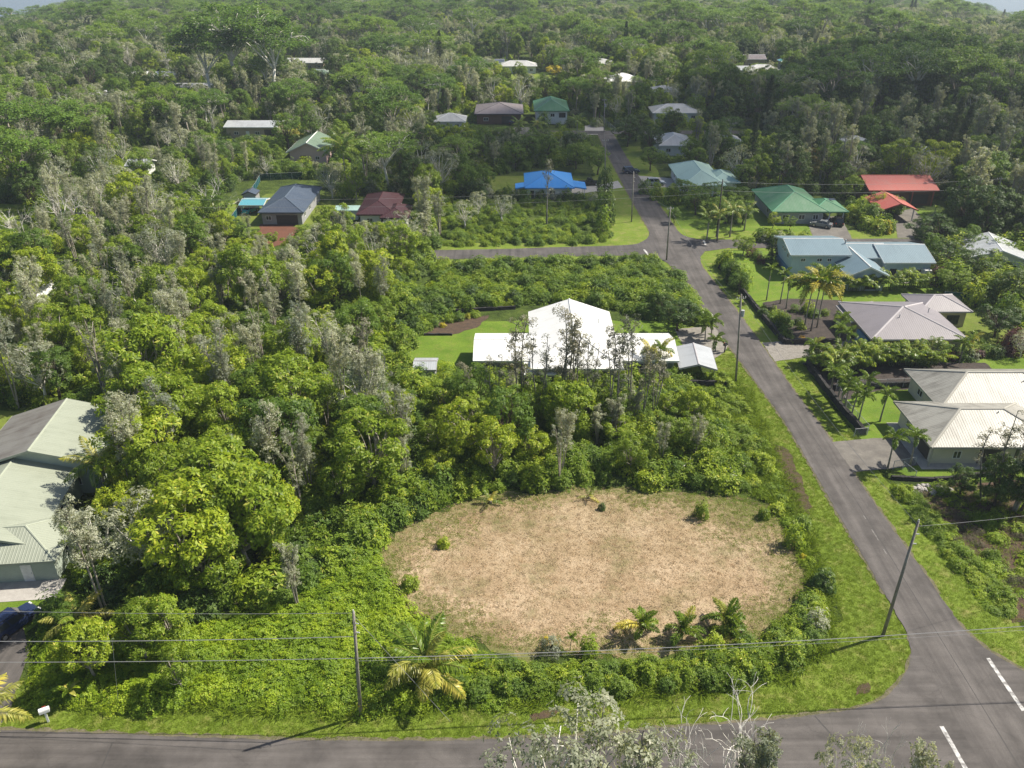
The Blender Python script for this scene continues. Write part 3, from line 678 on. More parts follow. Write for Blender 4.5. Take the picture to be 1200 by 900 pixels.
def put_tree(kind, X, Y, h, name, label, group, seed, width=1.0, z=None, tilt=0.0):
    r = rnd(seed); pr = PR[kind][r.randrange(len(PR[kind]))]
    s = h / pr[2]
    t = empty(name, (X, Y, terrain(X, Y) if z is None else z), r.uniform(0, 6.28))
    sw = s * width * r.uniform(.9, 1.12); t.scale = (sw, sw, s); t.rotation_euler.x = r.uniform(-.05, .05) + tilt; t.rotation_euler.y = r.uniform(-.05, .05)
    link('trunk' if pr[1] else 'branches', pr[0], t)
    if pr[1]: link('crown', pr[1], t)
    return tag(t, label, 'tree', group)
def put_shrub(kind, X, Y, s, name, label, group, seed, hz=1.0, z=0.02, cat='shrub'):
    r = rnd(seed); pr = SH[kind][r.randrange(len(SH[kind]))]
    t = empty(name, (X, Y, z), r.uniform(0, 6.28)); t.scale = (s * r.uniform(.9, 1.1), s * r.uniform(.9, 1.1), s * hz)
    link('stems', pr[0], t); link('foliage', pr[1], t)
    return tag(t, label, cat, group)
_trk = {}
def put_palm(kind, X, Y, h, nfr, label, group, seed, fs=1.0, lean=(0, 0), name='palm_tree', shaft=True, yellow=0.0, up=.2, rt=.13):
    r = rnd(seed); t = empty(name, (X, Y, terrain(X, Y)), 0)
    mb = MB(); lx, ly = lean
    pts = [(lx * q * q, ly * q * q, h * q - .1) for q in (0, .25, .5, .75, 1)]
    mb.tube(pts, [rt * 1.25, rt, rt * .9, rt * .85, rt * .8], 8); mb.build('trunk', M['palm_trunk'], t, True)
    top = Vector((lx, ly, h - .1))
    if shaft:
        sh = MB(); sh.tube([top, top + Vector((0, 0, .35 * fs)), top + Vector((0, 0, .8 * fs))], [rt * 1.05, rt * .95, rt * .45], 7); sh.build('crownshaft', M['crownshaft'], t, True); top = top + Vector((0, 0, .7 * fs))
    for i in range(nfr):
        k = kind + '_yellow' if (yellow and r.random() < yellow and kind + '_yellow' in FR) else kind
        me = r.choice(FR[k]); f = link('frond', me, t); f.location = top
        e = up + (1.0 - (i / max(1, nfr - 1)) * 1.75) * .75 if kind != 'areca' else up + r.uniform(-.3, .9)
        f.rotation_euler = (r.uniform(-.25, .25), -e, i * 2.39996 + r.uniform(-.3, .3)); s = fs * r.uniform(.85, 1.12); f.scale = (s, s, s)
    return tag(t, label, 'palm', group)
def put_areca(X, Y, s, label, group, seed):
    """clumping palm: several canes, arching fronds from low down"""
    r = rnd(seed); t = empty('clumping_palm', (X, Y, .02), r.uniform(0, 6.28)); mb = MB()
    for i in range(6):
        a = i * 1.05 + r.uniform(-.3, .3); q = r.uniform(.2, .6) * s; hh = r.uniform(.8, 1.7) * s
        mb.tube([(q * .4 * math.cos(a), q * .4 * math.sin(a), -.1), (q * math.cos(a), q * math.sin(a), hh)], .05, 5)
        for j in range(3):
            f = link('frond', r.choice(FR['areca']), t); f.location = (q * math.cos(a), q * math.sin(a), hh * .95)
            f.rotation_euler = (r.uniform(-.2, .2), -r.uniform(.0, .75), a + r.uniform(-1.2, 1.2)); k = s * r.uniform(.7, 1.0); f.scale = (k, k, k)
    mb.build('canes', M['crownshaft'], t, True)
    return tag(t, label, 'palm', group)

# scattering by geometry nodes: only for what nobody could count
def scatter(name, protos, pts, label, cat, structure_kind='stuff'):
    """pts: list of (x,y,z,scale,rot,zscale)"""
    col = bpy.data.collections.new(name + '_sources')
    for i, me in enumerate(protos):
        o = bpy.data.objects.new('%s_source' % name, me); col.objects.link(o)
    me = bpy.data.meshes.new(name); a = np.array(pts, np.float32)
    me.vertices.add(len(a)); me.vertices.foreach_set('co', a[:, :3].ravel())
    sc = me.attributes.new('scl', 'FLOAT_VECTOR', 'POINT'); v = np.stack([a[:, 3], a[:, 3], a[:, 3] * a[:, 5]], 1).astype(np.float32); sc.data.foreach_set('vector', v.ravel())
    ro = me.attributes.new('rot', 'FLOAT_VECTOR', 'POINT'); v = np.zeros((len(a), 3), np.float32); v[:, 2] = a[:, 4]; ro.data.foreach_set('vector', v.ravel())
    ix = me.attributes.new('idx', 'INT', 'POINT'); ix.data.foreach_set('value', np.random.default_rng(len(a)).integers(0, len(protos), len(a)).astype(np.int32))
    me.update()
    o = link(name, me); ng = bpy.data.node_groups.new(name, 'GeometryNodeTree')
    ng.interface.new_socket('Geometry', in_out='INPUT', socket_type='NodeSocketGeometry'); ng.interface.new_socket('Geometry', in_out='OUTPUT', socket_type='NodeSocketGeometry')
    n = ng.nodes; gi = n.new('NodeGroupInput'); go = n.new('NodeGroupOutput')
    ip = n.new('GeometryNodeInstanceOnPoints'); ci = n.new('GeometryNodeCollectionInfo')
    ci.inputs['Collection'].default_value = col; ci.inputs['Separate Children'].default_value = True; ci.inputs['Reset Children'].default_value = True
    ip.inputs['Pick Instance'].default_value = True
    def attr(nm, t):
        x = n.new('GeometryNodeInputNamedAttribute'); x.data_type = t; x.inputs['Name'].default_value = nm
        return x.outputs['Attribute']
    l = ng.links; l.new(gi.outputs[0], ip.inputs['Points']); l.new(ci.outputs[0], ip.inputs['Instance'])
    l.new(attr('scl', 'FLOAT_VECTOR'), ip.inputs['Scale']); l.new(attr('idx', 'INT'), ip.inputs['Instance Index'])
    e2r = n.new('FunctionNodeEulerToRotation'); l.new(attr('rot', 'FLOAT_VECTOR'), e2r.inputs[0]); l.new(e2r.outputs[0], ip.inputs['Rotation'])
    l.new(ip.outputs[0], go.inputs[0])
    md = o.modifiers.new('scatter', 'NODES'); md.node_group = ng
    return tag(o, label, cat, None, structure_kind)

# ------------------------------------------------------------------ houses
def paint(name, c, c2=None, s=.6): return surf(name, c, c2 or tuple(x * .86 for x in c), scale=s, rough=.75, fine=.06)
WALL = {k: paint('wall_' + k, c) for k, c in dict(white=(.72, .72, .70), pale_green=(.40, .46, .39), cream=(.62, .58, .46), tan=(.42, .33, .25), pale_blue=(.44, .54, .58), blue=(.10, .22, .36), pink=(.58, .42, .40), brown=(.16, .09, .06), grey=(.34, .34, .35), yellow=(.45, .41, .25), dark=(.08, .07, .06), sage=(.40, .47, .36), teal=(.12, .35, .38)).items()}
ROOF = dict(white=roofmat('roof_white', (.74, .74, .72), (.50, .48, .44), .45), sage=roofmat('roof_sage', (.31, .335, .265), (.21, .23, .175), .55),
            weathered=roofmat('roof_weathered', (.22, .21, .19), (.12, .10, .085), .95), cream=roofmat('roof_cream', (.31, .30, .265), (.12, .11, .092), .9),
            lilac=roofmat('roof_lilac', (.22, .20, .215), (.15, .135, .145), .55), lilac_pale=roofmat('roof_lilac_pale', (.33, .305, .305), (.25, .23, .23), .5),
            bluegrey=roofmat('roof_bluegrey', (.155, .225, .265), (.11, .165, .195), .5), green=roofmat('roof_green', (.05, .165, .075), (.12, .21, .13), .75),
            red=roofmat('roof_red', (.40, .09, .065), (.34, .14, .11), .6), mint=roofmat('roof_mint', (.33, .48, .43), (.25, .37, .33), .55),
            blue=roofmat('roof_blue', (.035, .27, .70), (.09, .34, .70), .6), navy=roofmat('roof_navy', (.05, .07, .105), (.085, .105, .135), .5),
            maroon=roofmat('roof_maroon', (.045, .012, .016), (.035, .014, .015), .5), moss=roofmat('roof_moss', (.15, .215, .15), (.10, .14, .095), .65),
            grey=roofmat('roof_grey', (.38, .38, .38), (.26, .26, .26), .5), brown=roofmat('roof_brown', (.17, .145, .15), (.12, .1, .1), .5),
            metal=roofmat('roof_metal', (.40, .42, .44), (.25, .26, .27), .65, rough=.4), teal=roofmat('roof_teal', (.10, .33, .40), (.1, .28, .33), .4), pale=roofmat('roof_pale', (.50, .50, .48), (.33, .32, .30), .75))
TRIM = {k: paint('trim_' + k, c) for k, c in dict(white=(.75, .75, .73), sage=(.36, .39, .31), cream=(.38, .365, .32), grey=(.42, .40, .41), blue=(.3, .4, .45), green=(.11, .3, .18), red=(.46, .12, .09), mint=(.45, .62, .56), vivid=(.05, .28, .70), dark=(.07, .07, .08), maroon=(.06, .018, .022), navy=(.09, .12, .16), lilac=(.46, .43, .44)).items()}

class House:
    def __init__(s, name, X, Y, label, cat='house', rz=0.0, group=None, z=None):
        s.X, s.Y = X, Y; s.o = empty(name, (X, Y, terrain(X, Y) if z is None else z), rz); tag(s.o, label, cat, group)
    def wing(s, x0, x1, y0, y1, zw, roof='hip', rise=1.5, over=.6, wall='white', rm='white', trim='white', cap=True, z0=-.4, walls=True, base=None, capw=.11):
        """extent of the walls in house coordinates; zw is the level of the eave"""
        a0, a1, b0, b1 = x0 - over, x1 + over, y0 - over, y1 + over; t = .16
        xm, ym = (a0 + a1) / 2, (b0 + b1) / 2; zr = zw + rise; faces = []; caps = []
        if roof == 'gx':
            sl = rise / (ym - b0); E1, E2 = (a0, ym, zr), (a1, ym, zr); e = [(a0, b0, zw), (a1, b0, zw), (a1, b1, zw), (a0, b1, zw)]
            faces = [[e[0], e[1], E2, E1], [e[2], e[3], E1, E2]]; outline = [e[0], e[1], E2, e[2], e[3], E1]; caps = [(E1, E2)]
        elif roof == 'gy':
            sl = rise / (xm - a0); E1, E2 = (xm, b0, zr), (xm, b1, zr); e = [(a0, b0, zw), (a1, b0, zw), (a1, b1, zw), (a0, b1, zw)]
            faces = [[e[3], e[0], E1, E2], [e[1], e[2], E2, E1]]; outline = [e[0], E1, e[1], e[2], E2, e[3]]; caps = [(E1, E2)]
        elif roof == 'gyh':                                   # gable at the back, hip at the front
            hh = (xm - a0) * 1.15; sl = rise / (xm - a0); E1, E2 = (xm, b0 + hh, zr), (xm, b1, zr); e = [(a0, b0, zw), (a1, b0, zw), (a1, b1, zw), (a0, b1, zw)]
            faces = [[e[0], e[1], E1], [e[1], e[2], E2, E1], [e[3], e[0], E1, E2]]; outline = [e[0], e[1], e[2], E2, e[3]]; caps = [(E1, E2), (e[0], E1), (e[1], E1)]
        elif roof == 'hip':
            w, d = a1 - a0, b1 - b0; hh = min(w, d) / 2; sl = rise / hh; e = [(a0, b0, zw), (a1, b0, zw), (a1, b1, zw), (a0, b1, zw)]
            if w >= d: E1, E2 = (a0 + hh, ym, zr), (a1 - hh + 1e-3, ym, zr); faces = [[e[0], e[1], E2, E1], [e[1], e[2], E2], [e[2], e[3], E1, E2], [e[3], e[0], E1]]
            else: E1, E2 = (xm, b0 + hh, zr), (xm, b1 - hh + 1e-3, zr); faces = [[e[0], e[1], E1], [e[1], e[2], E2, E1], [e[2], e[3], E2], [e[3], e[0], E1, E2]]
            outline = e
            caps = [(E1, E2)] + ([(e[0], E1), (e[3], E1), (e[1], E2), (e[2], E2)] if w >= d else [(e[0], E1), (e[1], E1), (e[3], E2), (e[2], E2)])
        elif roof in ('shed_f', 'shed_l', 'shed_r', 'shed_b'):       # low side: front, left, right or back
            z = {'shed_f': (zw, zw, zr, zr), 'shed_b': (zr, zr, zw, zw), 'shed_l': (zw, zr, zr, zw), 'shed_r': (zr, zw, zw, zr)}[roof]
            e = [(a0, b0, z[0]), (a1, b0, z[1]), (a1, b1, z[2]), (a0, b1, z[3])]; faces = [e if roof in ('shed_f', 'shed_b') else e[1:] + e[:1]]; outline = e; sl = 0
        mb = MB()
        for f in faces:
            A, B = Vector(f[0]), Vector(f[1]); u = (B - A).normalized(); nn = (B - A).cross(Vector(f[2]) - A).normalized(); vv = nn.cross(u)
            mb.poly(f, [((Vector(q) - A).dot(u), (Vector(q) - A).dot(vv)) for q in f])
            mb.poly([(q[0], q[1], q[2] - t) for q in reversed(f)])
        ro = mb.build('roof', ROOF[rm], s.o)
        fb = MB(); n = len(outline)
        for i in range(n):
            p, q = outline[i], outline[(i + 1) % n]
            d = Vector((q[0] - p[0], q[1] - p[1], 0)); nn = Vector((d.y, -d.x, 0)).normalized() * .03
            P_ = [(p[0] + nn.x, p[1] + nn.y, p[2] + .02), (q[0] + nn.x, q[1] + nn.y, q[2] + .02)]
            fb.poly([(P_[0][0], P_[0][1], P_[0][2] - t - .1), (P_[1][0], P_[1][1], P_[1][2] - t - .1), P_[1], P_[0]])
            fb.poly([(p[0], p[1], p[2] + .02), P_[0], P_[1], (q[0], q[1], q[2] + .02)][::-1]); fb.poly([(p[0], p[1], p[2] - t - .1), (P_[0][0], P_[0][1], P_[0][2] - t - .1), (P_[1][0], P_[1][1], P_[1][2] - t - .1), (q[0], q[1], q[2] - t - .1)])
        fb.build('fascia', TRIM[trim], ro)
        if cap:
            for p, q in caps:
                if (Vector(p) - Vector(q)).length < .3: continue
                c = MB(); c.tube([Vector(p) - Vector((0, 0, capw * .55)), Vector(q) - Vector((0, 0, capw * .55))], capw * 1.25, 8); c.build('ridge_cap', TRIM[trim], ro)
        if walls:
            zt = zw + (over * sl if sl else 0) - t - .02
            if roof.startswith('shed'): zt = zw - t - .02
            wb = MB().box(x0, x1, y0, y1, z0, zt)
            if roof == 'gx':
                for x, dd in ((x0 - .0, -1), (x1 + .0, 1)):
                    q = [(x, y0, zt + .001), (x, y1, zt + .001), (x, ym, zr - t - .03)]; wb.poly(q[::-1] if dd < 0 else q)
            if roof == 'gyh': wb.poly([(x0, y1, zt + .001), (x1, y1, zt + .001), (xm, y1, zr - t - .03)][::-1])
            if roof == 'gy':
                for y, dd in ((y0, 1), (y1, -1)):
                    q = [(x0, y, zt + .001), (x1, y, zt + .001), (xm, y, zr - t - .03)]; wb.poly(q if dd > 0 else q[::-1])
            if roof.startswith('shed'):
                zz = dict(shed_f=(zt, zt, 1, 1), shed_b=(1, 1, zt, zt), shed_l=(zt, 1, 1, zt), shed_r=(1, zt, zt, 1))[roof]
                top_ = zw + rise * .93 - t; c4 = [(x0, y0), (x1, y0), (x1, y1), (x0, y1)]
                zz = [zt if q is zt or q == zt else top_ for q in zz]
                for i in range(4):
                    j = (i + 1) % 4
                    if zz[i] > zt or zz[j] > zt: wb.poly([(*c4[i], zt), (*c4[j], zt), (*c4[j], zz[j]), (*c4[i], zz[i])])
            wb.build('wall', WALL[wall], s.o)
            if base: MB().box(x0 - .04, x1 + .04, y0 - .04, y1 + .04, z0 - .02, base[0]).build('plinth', base[1], s.o)
        s.ext = (x0, x1, y0, y1); return s
    def _at(s, side, u):
        x0, x1, y0, y1 = s.ext
        return {'f': ((x0 + u, y0), (1, 0), (0, -1)), 'b': ((x0 + u, y1), (1, 0), (0, 1)), 'l': ((x0, y0 + u), (0, 1), (-1, 0)), 'r': ((x1, y0 + u), (0, 1), (1, 0))}[side]
    def _slab(s, side, u, w, z0, z1, out, thick):
        (px, py), (dx, dy), (nx, ny) = s._at(side, u); a = (px - dx * w / 2 + nx * (out - thick), py - dy * w / 2 + ny * (out - thick)); b = (px + dx * w / 2 + nx * out, py + dy * w / 2 + ny * out)
        return (min(a[0], b[0]), max(a[0], b[0]), min(a[1], b[1]), max(a[1], b[1]), z0, z1)
    def win(s, side, u, w=1.4, z0=1.0, h=1.1, fm='frame_white', bars=1):
        f = MB(); e = .09
        f.box(*s._slab(side, u, w, z0, z0 + e, .07, .07)); f.box(*s._slab(side, u, w, z0 + h - e, z0 + h, .07, .07))
        for q in [-w / 2 + e / 2, w / 2 - e / 2] + [(-w / 2 + w * (k + 1) / (bars + 1)) for k in range(bars)]: f.box(*s._slab(side, u + q, e * .9, z0 + e, z0 + h - e, .065, .065))
        o = f.build('window', M[fm], s.o); MB().box(*s._slab(side, u, w - .06, z0 + .04, z0 + h - .04, .035, .03)).build('pane', M['glass'], o); return s
    def door(s, side, u, w=1.0, h=2.05, mat=None, name='door', z0=0.02):
        d = MB().box(*s._slab(side, u, w, z0, z0 + h, .05, .05)).build(name, mat or M['frame_white'], s.o)
        if name == 'garage_door':
            for k in range(3): MB().box(*s._slab(side, u, w - .2, z0 + .12 + k * h / 3.1, z0 + .12 + k * h / 3.1 + h / 3.6, .075, .02)).build('panel', mat or M['frame_white'], d)
        else: MB().box(*s._slab(side, u + w * .38, .06, z0 + 1.0, z0 + 1.12, .1, .05)).build('handle', M['metal_grey'], d)
        return s
    def opening(s, side, u, w, z0, z1, name='opening'):
        MB().box(*s._slab(side, u, w, z0, z1, .03, .03)).build(name, WALL['dark'], s.o); return s
    def posts(s, pts, h, mat='white', w=.16, z0=-.2):
        for x, y in pts: MB().box(x - w / 2, x + w / 2, y - w / 2, y + w / 2, z0, h).build('post', TRIM[mat], s.o)
        return s
    def rail(s, a, b, mat='white', z=1.0):
        r_ = MB(); r_.tube([(*a, z), (*b, z)], .05, 4); r_.tube([(*a, .35), (*b, .35)], .04, 4)
        n = max(2, int(math.dist(a, b) / .5))
        for i in range(n + 1): q = (a[0] + (b[0] - a[0]) * i / n, a[1] + (b[1] - a[1]) * i / n); r_.tube([(*q, .0), (*q, z)], .03, 4)
        r_.build('railing', TRIM[mat], s.o); return s
    def slab(s, x0, x1, y0, y1, z, mat='concrete', name='slab'):
        MB().box(x0, x1, y0, y1, -.3, z).build(name, M[mat], s.o); return s
    def vent(s, x, y, z, h=.6, r=.07): MB().tube([(x, y, z - .2), (x, y, z + h)], r, 7).build('vent_pipe', M['metal_grey'], s.o); return s

# white house with long low wings and tall central gable
h = House('house', 9.0, 108.5, 'long white-roofed house behind the cleared lot with a tall central gable')
h.wing(-13.9, 14.0, -3.9, 4.0, 2.9, 'gx', 1.15, .6, 'grey', 'white', 'white')
for u, w in ((1.8, 1.4), (4.6, 1.1), (20.5, 1.6), (23.6, 1.3), (26.4, 1.2)): h.win('f', u, w, 1.3, .9)
h.door('f', 17.6, 1.0).slab(-14.5, 14.6, -5.4, 4.6, .06)
h.wing(-5.6, 5.6, -6.6, 11.3, 3.15, 'gyh', 2.2, .8, 'white', 'white', 'white', capw=.14)
for u in (1.6, 4.2, 8.8): h.win('f', u, 1.3, 1.0, 1.1)
h.win('r', 16, 1.5, 1.0, 1.1).win('l', 16, 1.5, 1.0, 1.1)
h.wing(-6.9, 1.6, -7.2, -3.95, 2.35, 'shed_f', .55, .4, 'grey', 'white', 'white')
h.win('f', 2.0, 1.4, .9, 1.0).win('f', 5.5, 1.4, .9, 1.0)
h.vent(4.0, 5, 4.6).vent(11.5, -1, 3.6)
# garden shed left of it, and metal carport right of it
h = House('garden_shed', -12.3, 104.6, 'small grey metal garden shed on the lawn beside the white-roofed house', 'shed')
h.wing(-1.45, 1.45, -1.6, 1.7, 2.1, 'gx', .5, .2, 'grey', 'metal', 'grey'); h.door('f', 1.45, 1.1, 1.85, M['metal_grey'])
h = House('carport', 26.4, 106.3, 'open carport with pale ribbed metal roof at the road end of the white-roofed house', 'carport', rz=-.08)
h.wing(-2.4, 2.4, -3.2, 3.2, 2.2, 'gy', .75, .25, 'grey', 'metal', 'grey', walls=False); h.posts([(-2.3, -3), (2.3, -3), (-2.3, 3), (2.3, 3), (-2.3, 0), (2.3, 0)], 2.3, 'grey', .1)
MB().box(-2.2, 2.2, 2.9, 2.96, .05, 2.0).build('back_panel', M['metal_grey'], h.o)

# pale green house, lower left: weathered upper roof, clean lower roofs
h = House('house', -52.5, 72.0, 'pale green house with one blackened weathered roof slope and clean sage roofs', rz=.10)
h.wing(-6.2, 6.4, 4.2, 14.6, 4.3, 'gy', 2.1, .6, 'pale_green', 'sage', 'sage')
h.win('f', 10, 1.4, 1.2, 1.1).win('r', 3, 1.4, 1.2, 1.1).win('r', 7, 1.4, 1.2, 1.1)
h.wing(-8.0, 4.2, -8.4, 4.6, 3.3, 'gy', 1.9, .55, 'pale_green', 'sage', 'sage')
h.win('r', 3, 1.5, 1.1, 1.1).win('r', 7, 1.5, 1.1, 1.1)
h.wing(-4.0, 6.9, -10.4, -3.6, 2.75, 'hip', 1.5, .5, 'pale_green', 'sage', 'sage')
h.door('f', 3.2, 4.2, 2.2, TRIM['sage'], 'garage_door').door('f', 8.2, 1.0).win('r', 3.2, 1.4, 1.0, 1.0)
h.slab(-9, 7.6, -13.2, -10.4, .07)
for c_ in h.o.children:                                   # west slope of the upper roof has blackened with mildew
    if c_.name.startswith('roof'):
        c_.data.materials.append(ROOF['weathered']); c_.data.polygons[0].material_index = 1; break

# cream house, right
h = House('house', 61.0, 91.5, 'cream-roofed house with streaked hip roofs beyond the palm-lined driveway')
h.wing(-11.0, 3.5, -9.0, .2, 2.9, 'hip', 2.1, .8, 'cream', 'cream', 'cream', capw=.16)
h.win('f', 11.0, 2.2, .4, 1.7, 'frame_dark').win('f', 3.0, 1.0, .8, 1.1).opening('f', 7.0, 2.8, .1, 2.2).opening('l', 2.0, 2.6, .1, 2.2).win('l', 6.5, 1.4, 1, 1)
h.posts([(-11.4, -9.6), (-5.5, -9.6), (-1, -9.6)], 2.8, 'cream', .16)
h.wing(-6.0, 10.5, -.2, 9.0, 3.0, 'hip', 2.4, .8, 'cream', 'cream', 'cream', capw=.16)
h.win('l', 2.5, 1.4, 1, 1).win('l', 6, 1.4, 1, 1).win('f', 14, 1.4, 1, 1)
h.slab(-12.4, 4.2, -10.2, .4, .08)
h.vent(-2, -5, 4.4).vent(5.5, 3.0, 4.6)

# lilac grey house
h = House('house', 62.5, 117.0, 'lilac-grey roofed house with white ridge caps behind the black cinder garden')
h.wing(-8.6, 4.6, -5.6, 7.4, 3.0, 'hip', 2.2, .6, 'yellow', 'lilac', 'lilac', capw=.15)
h.win('f', 3.5, 1.3, 1, 1).win('f', 7, 1.8, 1, 1).win('f', 10.5, 1.3, 1, 1).win('l', 3.2, 1.3, 1.0, 1.1).win('l', 8, 1.5, 1, 1)
h.wing(3.0, 10.2, 4.6, 10.6, 3.0, 'hip', 1.4, .6, 'yellow', 'lilac', 'lilac', capw=.14)
h.win('f', 5.2, 2.0, .5, 1.6, 'frame_dark').win('r', 3, 1.3, 1, 1)
h.wing(-9.4, -4.2, 1.2, 7.2, 2.55, 'shed_l', .75, .3, 'yellow', 'lilac_pale', 'lilac')
MB().box(-9.4, -8.62, -5.2, -1.2, .05, 2.4).build('side_wall', WALL['blue'], h.o)
h.vent(-3.5, -1.5, 4.4).vent(1.5, .0, 4.8)

# blue-grey house, two storeys at the left
h = House('house', 62.5, 146.0, 'pale blue house with blue-grey metal roofs and a projecting front gable')
h.wing(-11.4, -1.5, -2.6, 7.0, 4.6, 'gx', 1.3, .6, 'pale_blue', 'bluegrey', 'white')
h.win('f', 2.0, .9, 3.1, .7).win('f', 5.0, 1.0, 3.1, .7).win('f', 6.8, .8, 3.1, .7).win('l', 4.4, .8, 3.5, .8).win('l', 5.8, .8, 3.5, .8).win('l', 2.4, .9, 3.0, .9).opening('f', 8.6, 1.6, .1, 2.1)
MB().box(-11.46, -11.40, -2.5, 6.9, -.3, 1.6).build('lower_siding', WALL['blue'], h.o)
h.wing(-1.5, 6.4, -1.6, 6.2, 3.7, 'gx', 1.2, .5, 'pale_blue', 'bluegrey', 'white')
h.wing(5.4, 13.6, -3.6, 6.6, 3.5, 'gx', 1.5, .6, 'pale_blue', 'bluegrey', 'white')
h.door('f', 1.6, 1.2, 2.1, M['glass']).win('f', 3.4, .9, 1.3, .8).win('f', 4.8, .9, 1.3, .8).win('f', 6.3, .9, 1.3, .8).rail((6.5, -5.4), (12.4, -5.4), 'blue').slab(6.0, 13.0, -5.6, -3.5, .1, 'concrete', 'deck')
h.wing(-3.0, 3.2, -9.0, .4, 3.0, 'gy', 1.7, .6, 'pale_blue', 'bluegrey', 'white')
h.win('f', 4.0, 1.9, .3, 1.7, 'frame_dark').win('l', 3.5, 1.2, 1, 1)
h.vent(-1.0, .5, 5.2, 1.1, .13)
MB().box(12.2, 13.4, -5.0, -3.65, 0, 2.3).build('heater_closet', WALL['white'], h.o)

# green hip house
h = House('house', 63.0, 183.0, 'green metal hip-roofed house behind palms and parked cars at the upper cross street')
h.wing(-6.0, 4.6, -7.6, 8.4, 3.0, 'hip', 2.7, .8, 'grey', 'green', 'green', capw=.1)
h.win('f', 2.5, 1.4, 1, 1.1).win('f', 6, 1.4, 1, 1.1).win('f', 9, 1.2, 1, 1.1).win('l', 5, 1.4, 1, 1.1)
h.wing(2.6, 9.4, -7.2, .6, 2.8, 'hip', 1.5, .6, 'grey', 'green', 'green', walls=False)
h.posts([(3, -7), (9.2, -7), (9.2, 0), (6.2, -7)], 2.8, 'white', .2)
for k in range(2): MB().poly([(5.6 + k * 1.6, -3.0, 3.93), (7.0 + k * 1.6, -3.0, 3.93), (7.0 + k * 1.6, -1.9, 4.03), (5.6 + k * 1.6, -1.9, 4.03)]).build('solar_panel', M['glass'], h.o)

# red roofed house with separate carport roof in front
h = House('house', 90.5, 194.5, 'dark brown house with salmon red gable roof at the edge of the forest')
h.wing(-7.4, 7.0, -5.2, 5.6, 3.8, 'gx', 1.9, .9, 'brown', 'red', 'red')
h.opening('f', 11.2, 4.5, .4, 2.6).win('f', 3, 1.4, 1.2, 1.1).win('f', 6, 1.4, 1.2, 1.1).posts([(-7.6, -5.8), (6.8, -5.8), (2, -5.8)], 3.7, 'red', .2)
h = House('carport', 84.6, 181.5, 'carport with salmon red gable roof in front of the dark brown house', 'carport')
h.wing(-3.6, 3.6, -4.4, 4.6, 2.7, 'gy', 1.5, .5, 'brown', 'red', 'red', walls=False); h.posts([(-3.4, -4.2), (3.4, -4.2), (-3.4, 4.4), (3.4, 4.4)], 2.7, 'white', .2)
MB().box(-3.4, 3.4, 4.2, 4.3, 0, 2.6).build('back_wall', WALL['brown'], h.o)

# mint house
h = House('house', 46.3, 206.0, 'house with broad pale mint hip roofs across the road from the bright blue roof')
h.wing(-4.9, 4.2, -9.4, 9.6, 2.9, 'hip', 2.3, .7, 'white', 'mint', 'mint', capw=.1); h.win('f', 2, 1.2, 1, 1).win('f', 6, 1.2, 1, 1).win('l', 4, 1.3, 1, 1).win('l', 9, 1.3, 1, 1).win('l', 14, 1.3, 1, 1)
h.wing(2.4, 8.4, -6.4, 3.0, 2.8, 'hip', 1.4, .6, 'white', 'mint', 'mint', capw=.1); h.win('f', 3, 1.4, 1, 1)

# bright blue roof
h = House('house', 9.0, 200.6, 'white-walled house with vivid blue metal hip roof')
h.wing(-5.4, 5.2, -6.2, 6.2, 2.9, 'hip', 2.3, .6, 'white', 'blue', 'vivid', capw=.09); h.win('f', 1.2, .9, .4, 1.7, 'frame_dark').win('f', 6.0, 1.4, 1.1, 1.0).win('f', 8.6, .6, 1.2, .8).win('r', 4, 1.3, 1, 1)
h.wing(5.6, 8.4, -5.6, -.4, 2.5, 'shed_r', .5, .3, 'white', 'blue', 'vivid', walls=False); h.posts([(8.3, -5.5), (8.3, -.6)], 2.5, 'white', .14)
h.wing(-8.0, -6.05, -5.4, -1.6, 2.5, 'shed_l', .35, .2, 'white', 'blue', 'vivid', walls=False); h.posts([(-7.9, -5.3), (-7.9, -1.7)], 2.45, 'white', .14)

# navy house and its teal shed
h = House('house', -50.0, 184.5, 'white house with long dark navy hip roof and garage door facing the red soil yard')
h.wing(-4.2, 4.4, -9.6, 9.6, 2.9, 'hip', 2.0, .6, 'grey', 'navy', 'navy', capw=.13); h.door('f', 5.4, 4.6, 2.1, WALL['dark'], 'garage_door').win('f', 1.4, 1.2, 1, 1).win('r', 3, 1.4, 1, 1).win('r', 8, 1.4, 1, 1)
h = House('carport', -58.4, 184.6, 'open teal-roofed carport beside the navy-roofed house', 'carport')
h.wing(-2.5, 2.5, -2.6, 2.6, 2.3, 'gx', .6, .3, 'white', 'teal', 'white', walls=False); h.posts([(-2.4, -2.5), (2.4, -2.5), (-2.4, 2.5), (2.4, 2.5)], 2.3, 'white', .14)
h = House('garden_shed', -61.5, 192.5, 'small dark-roofed shed behind the teal carport', 'shed')
h.wing(-1.5, 1.5, -1.6, 1.6, 2.2, 'gy', .7, .2, 'grey', 'navy', 'dark')
# maroon
h = House('house', -28.0, 180.0, 'white house with deep maroon hip roof half hidden by pale treetops')
h.wing(-4.6, 2.6, -6.8, 7.6, 3.0, 'hip', 1.7, .7, 'white', 'maroon', 'maroon', capw=.1); h.win('f', 2, 1.3, 1, 1).win('f', 5, 1.3, 1, 1)
h.wing(.6, 5.4, -8.6, -.4, 2.8, 'hip', 1.2, .6, 'white', 'maroon', 'maroon', capw=.1); h.win('f', 2.4, 2.2, .5, 1.6)
h = House('garden_shed', -36.4, 180.0, 'low shed with pale teal roof between the navy and maroon roofs', 'shed')
h.wing(-2.3, 2.3, -1.6, 1.6, 2.2, 'gx', .5, .3, 'white', 'mint', 'mint')
